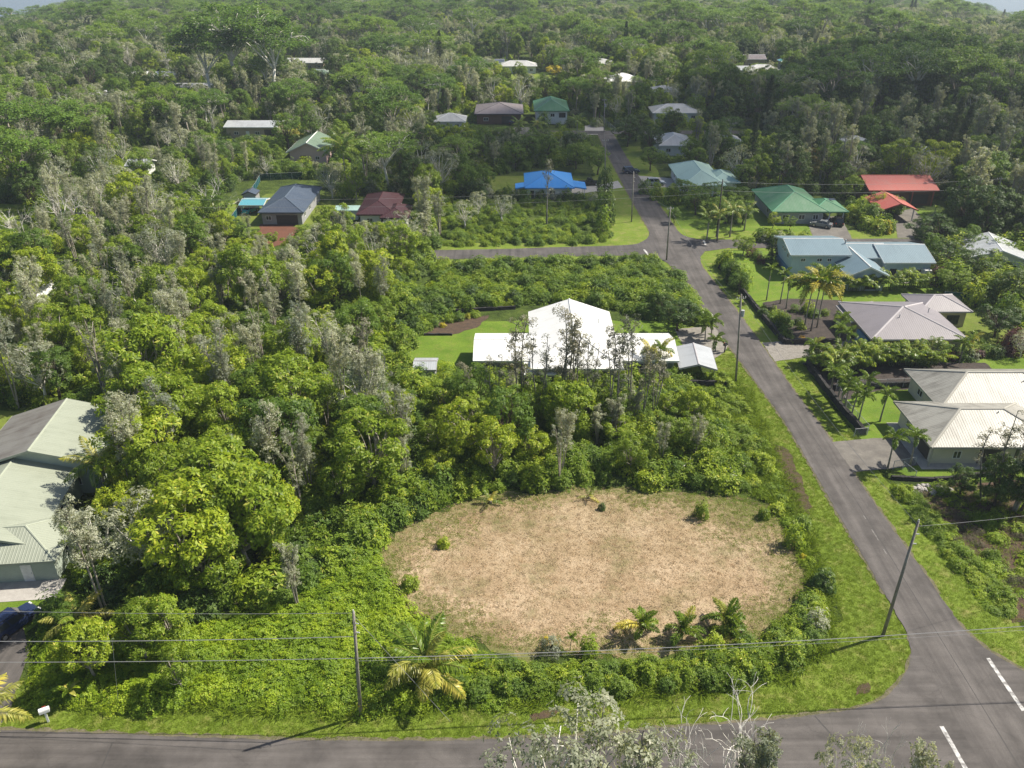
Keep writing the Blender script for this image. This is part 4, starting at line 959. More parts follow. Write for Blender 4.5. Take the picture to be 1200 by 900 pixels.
# pink
h = House('house', -55.5, 236.0, 'pink house with mossy green gable roof in the trees')
h.wing(-5.4, 4.6, -6.8, 6.8, 3.2, 'gy', 2.6, .8, 'pink', 'moss', 'white')
h.win('f', 3.6, 1.6, .4, 1.7, 'frame_dark').win('f', 7.5, 1.2, 1, 1).win('r', 4, 1.3, 1, 1)
h = House('house', -80.0, 265.5, 'long tan house with pale grey metal roof in the woods')
h.wing(-8.0, 7.4, -4.4, 4.4, 3.4, 'gx', 1.0, .6, 'tan', 'metal', 'white'); h.win('f', 3, 1.4, 1, 1).door('f', 6.5).win('f', 9.5, 1.4, 1, 1).opening('f', 13.2, 3, .2, 2.6).posts([(7.5, -4.9)], 3.2)
# green roof white house by the end of the road
h = House('house', 12.6, 291.0, 'white house with green hip roof and lanai railing near the road end')
h.wing(-4.6, 5.6, -8.6, 8.4, 4.4, 'hip', 2.5, .7, 'white', 'green', 'green', capw=.1); h.win('f', 3, 1.4, 2.3, 1.1).win('f', 5.4, 1.4, 2.3, 1.1).win('f', 8.6, 2.2, 2.1, 1.5, 'frame_dark', 2).win('f', 2, 1.2, .5, 1.0).rail((1.6, -10), (5.4, -10), 'white', 1.2)
h = House('house', -3.6, 289.0, 'house with dark brown-grey roof and white concrete drive by the green roof')
h.wing(-8.0, 6.6, -6.6, 9.0, 3.4, 'hip', 2.2, .8, 'brown', 'brown', 'dark', capw=.1); h.opening('f', 10.5, 4.6, .1, 2.5).win('f', 3, 1.6, 1, 1.1)
sheet('driveway', [(1.0, 277), (5.5, 277), (6.5, 268), (-1, 268)], .06, M['gravel'], .1, 1, 70)
# more distant roofs
def far_house(px, py, w, d, zw, roof, rise, wall, rm, trim, label, rz=0.0, over=.6, cat='house'):
    X, Y = G(px, py, 3.0); hh = House('house', X, Y + d / 2, label, cat, rz)
    hh.wing(-w / 2, w / 2, -d / 2, d / 2, zw, roof, rise, over, wall, rm, trim, capw=.1)
    n = max(1, int(w / 3.5))
    for k in range(n): hh.win('f', w * (k + .5) / n, 1.4, 1.0, 1.1)
    hh.win('l', d * .3, 1.3, 1, 1).win('l', d * .7, 1.3, 1, 1).win('r', d * .5, 1.3, 1, 1)
    return hh
far_house(731, 96, 13, 12, 3.2, 'hip', 2.4, 'white', 'white', 'white', 'white hip-roofed house rising above the trees beyond the road end')
far_house(779, 107, 9, 8, 3.0, 'hip', 1.5, 'grey', 'grey', 'white', 'grey-roofed house next to the white hip roof beyond the road end')
far_house(793, 132, 15, 10, 3.0, 'hip', 2.0, 'white', 'pale', 'white', 'house with dull white hip roof above dark treetops')
far_house(793, 170, 9, 12, 3.0, 'hip', 2.0, 'white', 'pale', 'white', 'pale grey hip-roofed house between tree crowns by the road')
far_house(858, 166, 5, 6, 3.0, 'hip', 1.4, 'white', 'pale', 'white', 'small pale roof half hidden behind a round dark tree')
far_house(1009, 168, 6, 6, 3.0, 'gy', 1.3, 'grey', 'metal', 'white', 'small grey metal-roofed house deep in the dark woods', .3)
far_house(1078, 178, 4, 4, 3.0, 'gx', 1.0, 'grey', 'metal', 'white', 'tiny metal-roofed shed in the dark woods above the red roof', cat='shed')
far_house(1180, 304, 10, 10, 3.0, 'gy', 1.8, 'white', 'metal', 'white', 'house with bright corrugated metal roof by the upper cross street', -.25)
far_house(896, 84, 14, 9, 3.2, 'hip', 2.2, 'white', 'pale', 'white', 'grey-white hip-roofed house before a very dark tree')
far_house(871, 82, 6, 6, 3.0, 'gx', 1.3, 'white', 'metal', 'white', 'small pale outbuilding next to the grey-white hip roof')
far_house(885, 72, 9, 7, 4.0, 'gx', 1.6, 'tan', 'brown', 'white', 'tall tan house with brown roof behind the grey-white hip roof')
far_house(924, 75, 6, 6, 4.0, 'hip', 1.6, 'grey', 'teal', 'white', 'small teal-roofed house behind the grey-white hip roof')
far_house(970, 88, 14, 8, 3.4, 'hip', 1.9, 'sage', 'moss', 'white', 'house with muted green hip roof among feathery trees')
far_house(175, 89, 20, 9, 3.0, 'gx', 1.2, 'white', 'white', 'white', 'long low white-roofed building in the woods beyond the pink house')
far_house(225, 103, 14, 7, 3.0, 'gx', 1.2, 'grey', 'grey', 'white', 'grey-roofed building under tall umbrella trees')
far_house(116, 112, 6, 6, 3.2, 'gx', 1.2, 'white', 'white', 'white', 'small white roof poking out of the left woods', cat='shed')
far_house(203, 72, 8, 6, 3.2, 'gx', 1.2, 'white', 'pale', 'white', 'small pale roof above the long low white building', cat='shed')
far_house(357, 74, 17, 8, 3.2, 'gx', 1.5, 'tan', 'pale', 'white', 'long tan house with pale roof beyond the tall umbrella trees')
far_house(373, 88, 11, 7, 3.2, 'hip', 1.6, 'sage', 'moss', 'white', 'pale green-walled house below the long tan house')
far_house(607, 78, 16, 9, 3.2, 'hip', 1.8, 'white', 'pale', 'white', 'mottled white hip roof behind the bright far lawn')
far_house(578, 75, 9, 6, 3.2, 'gx', 1.5, 'blue', 'navy', 'white', 'dark blue house beside the mottled white roof')
far_house(700, 75, 14, 9, 3.2, 'hip', 1.6, 'white', 'pale', 'white', 'dull white roof past the round yellow-green tree')
far_house(720, 52, 12, 8, 3.4, 'hip', 1.6, 'tan', 'brown', 'white', 'brown-roofed house high in the far woods')
far_house(757, 50, 8, 8, 3.4, 'gx', 1.6, 'white', 'white', 'white', 'small white house high in the far woods')
far_house(527, 142, 9, 8, 3.0, 'hip', 1.8, 'white', 'pale', 'white', 'pale pinkish roof behind foliage beside the brown-grey roof')
far_house(18, 352, 6, 6, 3.0, 'gy', 1.5, 'white', 'white', 'white', 'white-roofed house glimpsed through pale branches below the little meadow')
far_house(160, 192, 5, 5, 2.6, 'gx', 1.0, 'white', 'metal', 'white', 'tiny metal-roofed hut by a small clearing in the woods', cat='shed')

# ------------------------------------------------------------------ rock walls and fences
def rock_wall(pts, hgt, w, label, seed):
    t = empty('rock_wall', (*pts[0], 0)); tag(t, label, 'wall'); R = rnd(seed); o = pts[0]
    for i in range(len(pts) - 1):
        a = Vector((pts[i][0] - o[0], pts[i][1] - o[1], 0)); b = Vector((pts[i + 1][0] - o[0], pts[i + 1][1] - o[1], 0)); d = (b - a).normalized(); nn = Vector((-d.y, d.x, 0)); L_ = (b - a).length
        n = max(2, int(L_ / .55)); rows = []
        for k in range(n + 1):
            p = a.lerp(b, k / n); j = lambda q=.05: R.uniform(-q, q)
            rows.append([p - nn * (w / 2 + .08 + j()) + Vector((0, 0, -.15)), p - nn * (w / 2 + j(.07)) + Vector((0, 0, hgt * .5)), p - nn * (w / 2 - .03 + j()) + Vector((0, 0, hgt + j(.06))),
                         p + nn * (w / 2 - .03 + j()) + Vector((0, 0, hgt + j(.06))), p + nn * (w / 2 + j(.07)) + Vector((0, 0, hgt * .5)), p + nn * (w / 2 + .08 + j()) + Vector((0, 0, -.15))])
        mb = MB()
        for k in range(n):
            for q in range(5): mb.poly([rows[k][q], rows[k + 1][q], rows[k + 1][q + 1], rows[k][q + 1]])
        mb.poly(rows[0]); mb.poly(rows[-1][::-1]); mb.build('wall_run', M['rock_black'], t)
    return t
rock_wall(GP([(841, 312), (872, 345), (893, 372), (919, 403), (985, 403)]), .85, .5, 'low black rock wall round the blue-grey house lawn and cinder garden', 1)
rock_wall([(43.9, 109.2), (43.5, 103), (43.9, 95), (44.6, 89.0)], .95, .5, 'low black rock wall along the verge before the palm-lined driveway', 2)
rock_wall([(44.6, 100.6), (50, 101.2), (57, 101.7)], .9, .45, 'short black rock wall behind the lawn palms next to the cream roof', 3)
rock_wall([(44.2, 79.4), (49, 78.9), (56.5, 80.2)], .5, .4, 'low curved black rock edging below the cream house lawn', 4)
rock_wall([(20.6, 101.8), (26, 101.5), (30.0, 101.3)], 1.1, .4, 'black rock wall in front of the open carport', 5)
rock_wall(GP([(497, 393), (530, 393)]) , .35, .3, 'thin dark edging of the planting bed on the white-roofed house lawn', 6)
rock_wall(GP([(534, 366), (570, 364), (604, 362)]), .6, .4, 'dark rock wall behind the planting bed at the back of the lawn', 7)
M['mesh_green'] = None
def screen_mat(name, col, open_):
    m, nt, out = nmat(name); d = N(nt, 'ShaderNodeBsdfDiffuse'); d.inputs[0].default_value = (*col, 1); t = N(nt, 'ShaderNodeBsdfTransparent'); x = N(nt, 'ShaderNodeMixShader'); x.inputs[0].default_value = open_
    # woven wire: diamonds finer than a pixel, so the weave is given as coverage with a little unevenness
    f = noise(nt, worldpos(nt), 3, 2, .5); mt = N(nt, 'ShaderNodeMath', operation='MULTIPLY_ADD'); nt.links.new(f, mt.inputs[0]); mt.inputs[1].default_value = .12; mt.inputs[2].default_value = open_ - .06; nt.links.new(mt.outputs[0], x.inputs[0])
    nt.links.new(d.outputs[0], x.inputs[1]); nt.links.new(t.outputs[0], x.inputs[2]); nt.links.new(x.outputs[0], out.inputs[0]); return m
M['chain'] = screen_mat('chain_link', (.45, .46, .46), .80); M['mesh_green'] = screen_mat('green_mesh', (.012, .06, .04), .12); M['mesh_teal'] = screen_mat('teal_mesh', (.02, .09, .10), .08)
def fence(pts, hgt, label, mat='chain', z0=0.05, gap=2.6, cat='fence', name='chain_link_fence'):
    t = empty(name, (*pts[0], 0)); tag(t, label, cat); o = pts[0]
    for i in range(len(pts) - 1):
        a = (pts[i][0] - o[0], pts[i][1] - o[1]); b = (pts[i + 1][0] - o[0], pts[i + 1][1] - o[1]); n = max(1, round(math.dist(a, b) / gap))
        MB().poly([(*a, z0), (*b, z0), (*b, z0 + hgt), (*a, z0 + hgt)]).build('mesh_panel', M[mat], t)
        MB().tube([(*a, z0 + hgt), (*b, z0 + hgt)], .025, 5).build('top_rail', M['metal_grey'], t)
        for k in range(n + (i == len(pts) - 2)):
            q = (a[0] + (b[0] - a[0]) * k / n, a[1] + (b[1] - a[1]) * k / n); MB().tube([(*q, 0), (*q, z0 + hgt + .05)], .035, 6).build('post', M['metal_grey'], t)
    return t
fence([(44.9, 100.3), (44.4, 95), (45.0, 89.0)], 1.2, 'chain-link fence behind the black rock wall before the lawn palms', z0=.3)
fence([(45.0, 100.6), (57, 101.5)], 1.2, 'chain-link fence on the short rock wall next to the cream roof', z0=.3)
fence([(44.9, 88.9), (43.2, 88.6)], 1.1, 'open chain-link gate leaf at the top of the palm-lined driveway', cat='gate', name='chain_link_gate')
fence([(45.2, 81.4), (48.2, 82.3)], 1.1, 'chain-link gate leaf at the bottom of the palm-lined driveway', cat='gate', name='chain_link_gate')
fence([(46.3, 81.3), (46.9, 79.3)], 1.1, 'short chain-link fence between the driveway and the curved rock edging')
fence(GP([(305, 212), (392, 208)]), 1.7, 'dark green screen fence behind the navy-roofed house', 'mesh_green', name='screen_fence')
fence(GP([(272, 262), (300, 222), (305, 213)]), 1.6, 'teal screen fence alongside the teal carport', 'mesh_teal', name='screen_fence')
fence(GP([(1105, 352), (1150, 355)]), 1.6, 'dark teal screen fence behind the lilac roof', 'mesh_teal', name='screen_fence')
fence(GP([(697, 134), (722, 157)]), 1.5, 'long grey chain-link fence along the drive at the road end')

# ------------------------------------------------------------------ utility poles, wires, mailboxes
def pole(X, Y, h, lean, label, arm=0.0, arm_rz=0.0, transformer=False, dark=False, r=.16, lamp=False, band=False):
    t = empty('utility_pole', (X, Y, terrain(X, Y))); tag(t, label, 'utility pole', 'poles along the streets')
    lx, ly = lean; m_ = M['pole_dark' if dark else 'pole_wood']
    MB().tube([(0, 0, -.3), (lx * .5, ly * .5, h * .5), (lx, ly, h)], [r, r * .85, r * .68], 9).build('shaft', m_, t, True)
    if arm:
        c, s = math.cos(arm_rz), math.sin(arm_rz); a = MB(); q = .93
        a.tube([(lx * q - c * arm / 2, ly * q - s * arm / 2, h * q + .3), (lx * q + c * arm / 2, ly * q + s * arm / 2, h * q + .3)], .06, 4); ao = a.build('crossarm', m_, t)
        for k in (-.46, -.2, .2, .46):
            MB().tube([(lx * q + c * arm * k, ly * q + s * arm * k, h * q + .33), (lx * q + c * arm * k, ly * q + s * arm * k, h * q + .58)], [.06, .045], 6).build('insulator', M['ceramic'], ao)
    else:
        MB().tube([(lx, ly, h - .05), (lx, ly, h + .22)], [.06, .045], 6).build('insulator', M['ceramic'], t)
        for k, zz in enumerate((h * .9, h * .82)):
            MB().tube([(lx * .9, ly * .9, zz), (lx * .9 + .35, ly * .9 - .1, zz + .05)], .05, 5).build('bracket', M['ceramic'], t)
    if transformer: MB().tube([(lx * .8 + .35, ly * .8, h * .76), (lx * .8 + .35, ly * .8, h * .76 + .9)], .24, 9).build('transformer', M['metal_grey'], t)
    if lamp: MB().tube([(lx * .85, ly * .85, h * .85), (lx * .85 + 1.2, ly * .85, h * .85 + .3)], .04, 5).build('lamp_arm', M['metal_grey'], t)
    if band: MB().tube([(.01, 0, 1.3), (.01, 0, 1.45)], r * 1.04, 9).build('marker_band', TRIM_Y, t)
    return t
TRIM_Y = surf('marker_yellow', (.5, .33, .04), rough=.6, fine=0)
POLES = [(-12.3, 46.1, 11.4, (.45, .0), 'weathered wooden utility pole on the verge beside the large coconut palm', 0, 0, False, False),
         (33.6, 54.9, 12.9, (.25, .1), 'leaning wooden utility pole on the grass at the near road junction', 0, 0, False, False),
         (31.7, 103.0, 13.4, (-1.0, 0), 'utility pole with ceramic insulators on the verge in front of the open carport', 1.4, .3, True, False),
         (30.0, 152.6, 10.6, (-.2, 0), 'grey utility pole at the corner of the upper cross street', 1.4, .3, False, False),
         (26.3, 176.9, 10.9, (-.3, 0), 'plain utility pole on the grass below the vivid blue roof', 0, 0, False, False),
         (22.8, 200.7, 12.9, (-.6, 0), 'vine-covered utility pole next to the vivid blue roof', 1.6, 0, False, False),
         (29.3, 269.6, 10.2, (-.4, 0), 'far utility pole at the road end junction', 1.6, 0, True, False),
         (42.7, 166.6, 12.1, (-.1, 0), 'dark utility pole standing on the lawn among coconut palms', 1.8, .1, False, True),
         (102.1, 170.9, 11.5, (-.8, 0), 'utility pole among shrubs beyond the salmon red carport', 1.8, .1, True, False),
         (-20.3, 189.8, 6.0, (.1, 0), 'short white-topped pole near the maroon roof', 0, 0, False, False)]
for q in POLES: pole(*q[:3], q[3], q[4], q[5], q[6], q[7], q[8], band=(q[0] == -12.3))
def wire(a, b, sag, label, r=.022):
    a, b = Vector(a), Vector(b); n = max(8, int((b - a).length / 4)); mb = MB(); pts = []
    o = a.copy()
    for i in range(n + 1):
        t = i / n; p = a.lerp(b, t); p.z -= sag * 4 * t * (1 - t); pts.append(p - o)
    mb.tube(pts, r, 4); w = mb.build('power_line', M['wire'], None); w.location = o
    return tag(w, label, 'wire', 'overhead lines')
wire((-11.85, 46.1, 11.3), (-75, 49, 11.0), .9, 'topmost overhead line running from the weathered pole over the bright trees', .018)
wire((-11.9, 46.1, 8.9), (-75, 47.0, 8.6), .8, 'middle overhead line running from the weathered pole past the pale green house', .035)
wire((-12.0, 46.1, 6.6), (-75, 46.4, 6.4), .5, 'lowest thick cable running from the weathered pole past the pale green house', .03)
wire((-12.0, 46.1, 6.6), (66, 50.5, 8.4), 1.0, 'thick cable crossing from the weathered pole over the near junction', .035)
wire((-12.0, 46.1, 6.3), (66, 50.5, 7.9), 1.0, 'thin cable hung under the thick one over the near junction', .014)
wire((-11.85, 46.1, 11.0), (-5.0, 45.6, .05), .0, 'diagonal guy wire staying the weathered pole to the verge', .018)
wire((-30.8, 46.5, 8.2), (-32.4, 47.3, .6), .0, 'slanting service wire dropping into the thicket below the overhead lines', .016)
prev = None
for (a, b, zz, lab) in ((POLES[1], POLES[2], 12.6, 'overhead line along the road between the leaning pole and the carport pole'), (POLES[2], POLES[3], 11.5, 'overhead line along the road from the carport pole to the upper corner pole'), (POLES[3], POLES[4], 10.2, 'overhead line between the upper corner pole and the plain grass pole'), (POLES[4], POLES[5], 10.6, 'overhead line between the plain grass pole and the vine-covered pole'), (POLES[5], POLES[6], 10.4, 'overhead line from the vine-covered pole to the road end')):
    wire((a[0] + a[3][0] * .95, a[1], min(a[2] - .2, zz)), (b[0] + b[3][0] * .95, b[1], b[2] - .4), .9, lab, .015)
wire((42.6, 166.6, 11.6), (101.4, 170.9, 11.0), .8, 'upper overhead line in front of the salmon red roof', .02)
wire((42.6, 166.6, 9.8), (101.5, 170.9, 9.3), .8, 'lower overhead line in front of the salmon red roof', .02)
wire((33.8, 55.0, 12.4), (74, 68, 9.0), 1.0, 'service line from the leaning pole over the scrubby lot', .014)
wire((42.6, 166.6, 11.2), (-70, 158, 10.5), 1.2, 'overhead line along the upper cross street before the vivid blue roof', .015)
wire((42.6, 166.6, 9.4), (-70, 158, 9.0), 1.2, 'lower cable along the upper cross street before the vivid blue roof', .015)
def mailbox(X, Y, mat, label, rz=0):
    t = empty('mailbox', (X, Y, .05), rz); tag(t, label, 'mailbox'); MB().box(-.06, .06, -.06, .06, -.1, 1.0).build('post', mat, t); mb = MB()
    n = 7; pr = [(-.16, 1.0), (.16, 1.0)] + [(.16 * math.cos(math.pi * k / n), 1.2 + .16 * math.sin(math.pi * k / n)) for k in range(n + 1)]
    mb.poly([(-.3, a, b) for a, b in pr][::-1]); mb.poly([(.3, a, b) for a, b in pr])
    for i in range(len(pr)): a, b = pr[i], pr[(i + 1) % len(pr)]; mb.poly([(-.3, *a), (.3, *a), (.3, *b), (-.3, *b)][::-1])
    bo = mb.build('box', mat, t); MB().box(-.1, .12, .165, .19, 1.15, 1.32).build('flag', M['lamp_red'], bo); t.scale = (1.25, 1.25, 1.15)
mailbox(*G(57, 846), M['plastic_white'], 'white mailbox on the verge by the asphalt driveway mouth', .5)
mailbox(*G(849, 413), M['plastic_black'], 'black mailbox by the gravel forecourt of the white-roofed house', .8)

# ------------------------------------------------------------------ vehicles
CARP = {k: surf('car_' + k, c, c, rough=.22, fine=0, spec=.6) for k, c in dict(navy=(.018, .028, .07), silver=(.45, .46, .47), black=(.015, .015, .017), turquoise=(.03, .34, .38), white=(.7, .7, .7), grey=(.18, .19, .2)).items()}
def car(X, Y, rz, col, label, kind='suv', L_=4.6, W_=1.85, H_=1.75):
    t = empty('parked_' + ('pickup' if kind == 'pickup' else 'car'), (X, Y, .07), rz); tag(t, label, 'car' if kind != 'pickup' else 'pickup', 'vehicles parked at the houses')
    hl = L_ / 2; z0, zb = .28, .98
    prof = [(-hl, .38), (-hl + .05, .85), (-hl + .15, zb), (hl - 1.05, zb), (hl - .25, .88), (hl, .70), (hl - .02, .36), (hl - .25, z0), (-hl + .2, z0)]
    def loft(pr, wz, name, mat):
        mb = MB()
        L1 = [(x, -wz(z), z) for x, z in pr]; R1 = [(x, wz(z), z) for x, z in pr]; n = len(pr)
        mb.poly(L1); mb.poly(R1[::-1])
        for i in range(n): j = (i + 1) % n; mb.poly([L1[i], L1[j], R1[j], R1[i]][::-1])
        return mb.mesh(name, mat)
    body = link('body', loft(prof, lambda z: W_ / 2 - (.06 if z > .8 else 0) - (.05 if z < .35 else 0), 'body', CARP[col]), t)
    if kind == 'suv': c0, c1, c2, c3 = -hl + .12, -hl + .42, hl - 1.95, hl - 1.15
    elif kind == 'pickup': c0, c1, c2, c3 = -hl + 2.05, -hl + 2.3, hl - 1.95, hl - 1.25
    else: c0, c1, c2, c3 = -hl + .55, -hl + 1.25, hl - 2.0, hl - 1.2
    cabin = [(c0, zb), (c1, H_), (c2, H_), (c3, zb)]; wz = lambda z: W_ / 2 - .07 - (.16 if z > 1.2 else 0)
    link('cabin', loft(cabin[::-1], wz, 'cabin', CARP[col]), t)
    def lerp(a, b, q): return tuple(a[i] + (b[i] - a[i]) * q for i in range(len(a)))
    for s in (-1, 1):
        for (u0, u1) in ((.06, .48), (.53, .95)):
            q = []
            for u, v in ((u0, .12), (u1, .12), (u1, .85), (u0, .85)):
                lo = lerp(cabin[0], cabin[3], u); hi = lerp(cabin[1], cabin[2], u); x, z = lerp(lo, hi, v); yy = (W_ / 2 - .07) - .16 * (z - zb) / (H_ - zb)
                q.append((x, s * (yy + .012), z))
            MB().poly(q if s < 0 else q[::-1]).build('side_window', M['glass'], t)
    for nm, (a, b), d in (('windscreen', (cabin[3], cabin[2]), 1), ('rear_window', (cabin[0], cabin[1]), -1)):
        p0, p1 = lerp(a, b, .12), lerp(a, b, .88); y0 = W_ / 2 - .13; y1 = W_ / 2 - .27
        q = [(p0[0] + d * .02, -y0, p0[1] + .01), (p0[0] + d * .02, y0, p0[1] + .01), (p1[0] + d * .02, y1, p1[1] + .01), (p1[0] + d * .02, -y1, p1[1] + .01)]
        MB().poly(q if d > 0 else q[::-1]).build(nm, M['glass'], t)
    if kind == 'pickup': MB().box(-hl + .22, c0 - .12, -W_ / 2 + .16, W_ / 2 - .16, zb - .02, zb + .012).build('truck_bed', M['plastic_black'], t)
    else: MB().box(c1 + .3, c2 - .3, -W_ / 2 + .32, -W_ / 2 + .36, H_ + .02, H_ + .07).box(c1 + .3, c2 - .3, W_ / 2 - .36, W_ / 2 - .32, H_ + .02, H_ + .07).build('roof_rails', M['plastic_black'], t)
    for sx in (hl - .9, -hl + .95):
        for s in (-1, 1):
            w = MB().tube([(sx, s * (W_ / 2 - .2), .36), (sx, s * (W_ / 2 + .015), .36)], .36, 14).build('wheel', M['tyre'], t); MB().tube([(sx, s * (W_ / 2 - .05), .36), (sx, s * (W_ / 2 + .03), .36)], .21, 10).build('rim', M['rim'], w)
    for s in (-1, 1):
        MB().box(hl - .13, hl + .015, s * W_ * .36 - .18, s * W_ * .36 + .18, .66, .80).build('headlight', M['lamp_clear'], t)
        MB().box(-hl - .015, -hl + .06, s * W_ * .4 - .1, s * W_ * .4 + .1, .66, .92).build('tail_light', M['lamp_red'], t)
    return t
gx, gy = G(14, 728, .8); car(gx, gy, math.radians(62), 'navy', 'navy blue SUV parked on the driveway of the pale green house', 'suv', 4.7, 1.9, 1.8)
gx, gy = G(739, 203); car(gx, gy, .2, 'navy', 'dark blue SUV parked at the roadside above the silver SUV', 'suv', 4.4, 1.85, 1.7)
gx, gy = G(768, 217); car(gx, gy, .05, 'silver', 'silver SUV parked in front of the mint roof', 'suv', 4.7, 1.9, 1.8)
gx, gy = G(690, 217); car(gx, gy, .1, 'black', 'black pickup parked beside the vivid blue roof', 'pickup', 5.2, 1.9, 1.75)
gx, gy = G(294, 249); car(gx, gy, 1.2, 'turquoise', 'turquoise sedan parked in front of the teal carport', 'sedan', 4.4, 1.8, 1.45)
gx, gy = G(600, 146); car(gx, gy, 1.5, 'black', 'black car parked under the dark brown-grey roof', 'sedan', 4.4, 1.8, 1.45)
gx, gy = G(962, 266); car(gx, gy, 2.6, 'grey', 'grey sedan parked before the green hip roof', 'sedan', 4.5, 1.8, 1.45)
gx, gy = G(981, 263); car(gx, gy, 1.4, 'black', 'black SUV parked at the end of the green hip-roofed house', 'suv', 4.6, 1.85, 1.75)
gx, gy = G(957, 259); car(gx, gy, 2.2, 'white', 'white pickup parked under the green carport roof', 'pickup', 5.1, 1.9, 1.75)

# ------------------------------------------------------------------ planting
def inside(p, poly):
    x, y = p; c = False; n = len(poly)
    for i in range(n):
        x1, y1 = poly[i]; x2, y2 = poly[(i + 1) % n]
        if (y1 > y) != (y2 > y) and x < (x2 - x1) * (y - y1) / (y2 - y1) + x1: c = not c
    return c
# roofs, lawns and roads that stay in sight: (x0,y0,x1,y1 of the survey photo, distance)
KEEP = [(550, 350, 850, 432, 97), (482, 392, 600, 432, 97), (0, 482, 138, 565, 84), (0, 565, 88, 700, 72), (0, 695, 48, 775, 56), (1045, 430, 1200, 540, 80), (940, 470, 1050, 560, 80), (990, 343, 1140, 405, 108), (905, 280, 1088, 335, 136), (843, 300, 1010, 420, 100),
        (880, 212, 985, 270, 172), (1003, 204, 1086, 275, 178), (776, 186, 858, 222, 194), (600, 196, 700, 238, 190), (305, 212, 375, 262, 174), (280, 222, 315, 256, 180), (418, 221, 482, 262, 170), (328, 161, 398, 192, 226), (258, 138, 324, 166, 258),
        (618, 114, 676, 154, 300), (554, 118, 618, 152, 298), (710, 79, 756, 96, 350), (762, 116, 822, 133, 285), (776, 148, 812, 168, 238), (525, 284, 800, 308, 152), (680, 150, 760, 300, 160), (560, 196, 700, 232, 160), (735, 195, 860, 300, 163), (800, 276, 1070, 296, 158),
        (862, 66, 914, 86, 395), (150, 76, 200, 89, 380), (338, 62, 378, 76, 420), (590, 86, 652, 98, 360), (590, 66, 622, 79, 420), (1145, 279, 1200, 306, 142), (0, 235, 35, 262, 180), (655, 118, 720, 160, 262), (190, 98, 245, 104, 340), (950, 78, 988, 88, 400), (308, 262, 340, 278, 168), (510, 365, 600, 432, 97), (998, 157, 1016, 168, 236), (848, 152, 866, 166, 240), (512, 126, 540, 142, 284), (768, 98, 792, 108, 330), (382, 234, 405, 246, 176), (360, 79, 386, 89, 390), (690, 66, 712, 76, 420), (568, 66, 588, 76, 420)]
# open places without trees (survey photo polygons, ground level)
OPEN = [GP(q) for q in (
    [(45, 792), (200, 803), (322, 782), (345, 650), (440, 610), (480, 590), (560, 582), (700, 565), (840, 548), (900, 500), (880, 455), (860, 400), (1300, 400), (1300, 1200), (-100, 1200), (-200, 900)],
    [(470, 400), (510, 365), (560, 352), (620, 350), (700, 345), (800, 350), (870, 300), (780, 312), (560, 330), (490, 350)],
    [(490, 310), (800, 295), (870, 380), (860, 460), (480, 470), (470, 390)], [(510, 250), (570, 235), (575, 205), (700, 190), (690, 165), (720, 155), (760, 200), (870, 230), (1110, 232), (1110, 300), (1400, 300), (1400, 420), (830, 420), (760, 310), (510, 310)],
    [(0, 480), (120, 478), (160, 505), (100, 620), (80, 700), (60, 740), (-200, 760), (-200, 480)], [(280, 212), (385, 208), (388, 245), (352, 285), (300, 285), (272, 262)], [(418, 228), (480, 228), (482, 258), (418, 258)],
    [(588, 85), (655, 85), (655, 99), (588, 97)], [(-100, 235), (38, 240), (32, 265), (-100, 275)], [(145, 172), (186, 172), (186, 190), (145, 190)], [(180, 240), (275, 236), (280, 262), (215, 268)])]
KEEP = [(a, b_, c_, (d_ - 7 if e_ > 165 and d_ - b_ < 45 and c_ - a < 120 else d_), e_) for a, b_, c_, d_, e_ in KEEP]
HOUSES = [(o.location.x, o.location.y) for o in C.objects if o.type == 'EMPTY' and o.get('category') in ('house', 'shed', 'carport') and 'glimpsed' not in o['label']]
def blocked(X, Y, h, w):
    bx, by = PX(X, Y, 0); tx, ty = PX(X, Y, h); s = FPX / max(1, Y * CP + (CAM_H - h) * SP) * w
    for x0, y0, x1, y1, d in KEEP:
        if Y < d + 3 and bx + s > x0 and bx - s < x1 and ty < y1 and by > y0: return True
    return False
def free(X, Y):
    if any(inside((X, Y), q) for q in OPEN): return False
    if any(abs(X - a) < (9 if b < 165 else 10 if 280 < b < 296 and abs(a) < 20 else 7.5) and abs(Y - b) < (11 if b < 165 or 280 < b < 296 else 9.5) for a, b in HOUSES): return False
    if 262 < Y < 277 and -70 < X < 90: return False
    return not (24 < X < 44 and Y < 270)
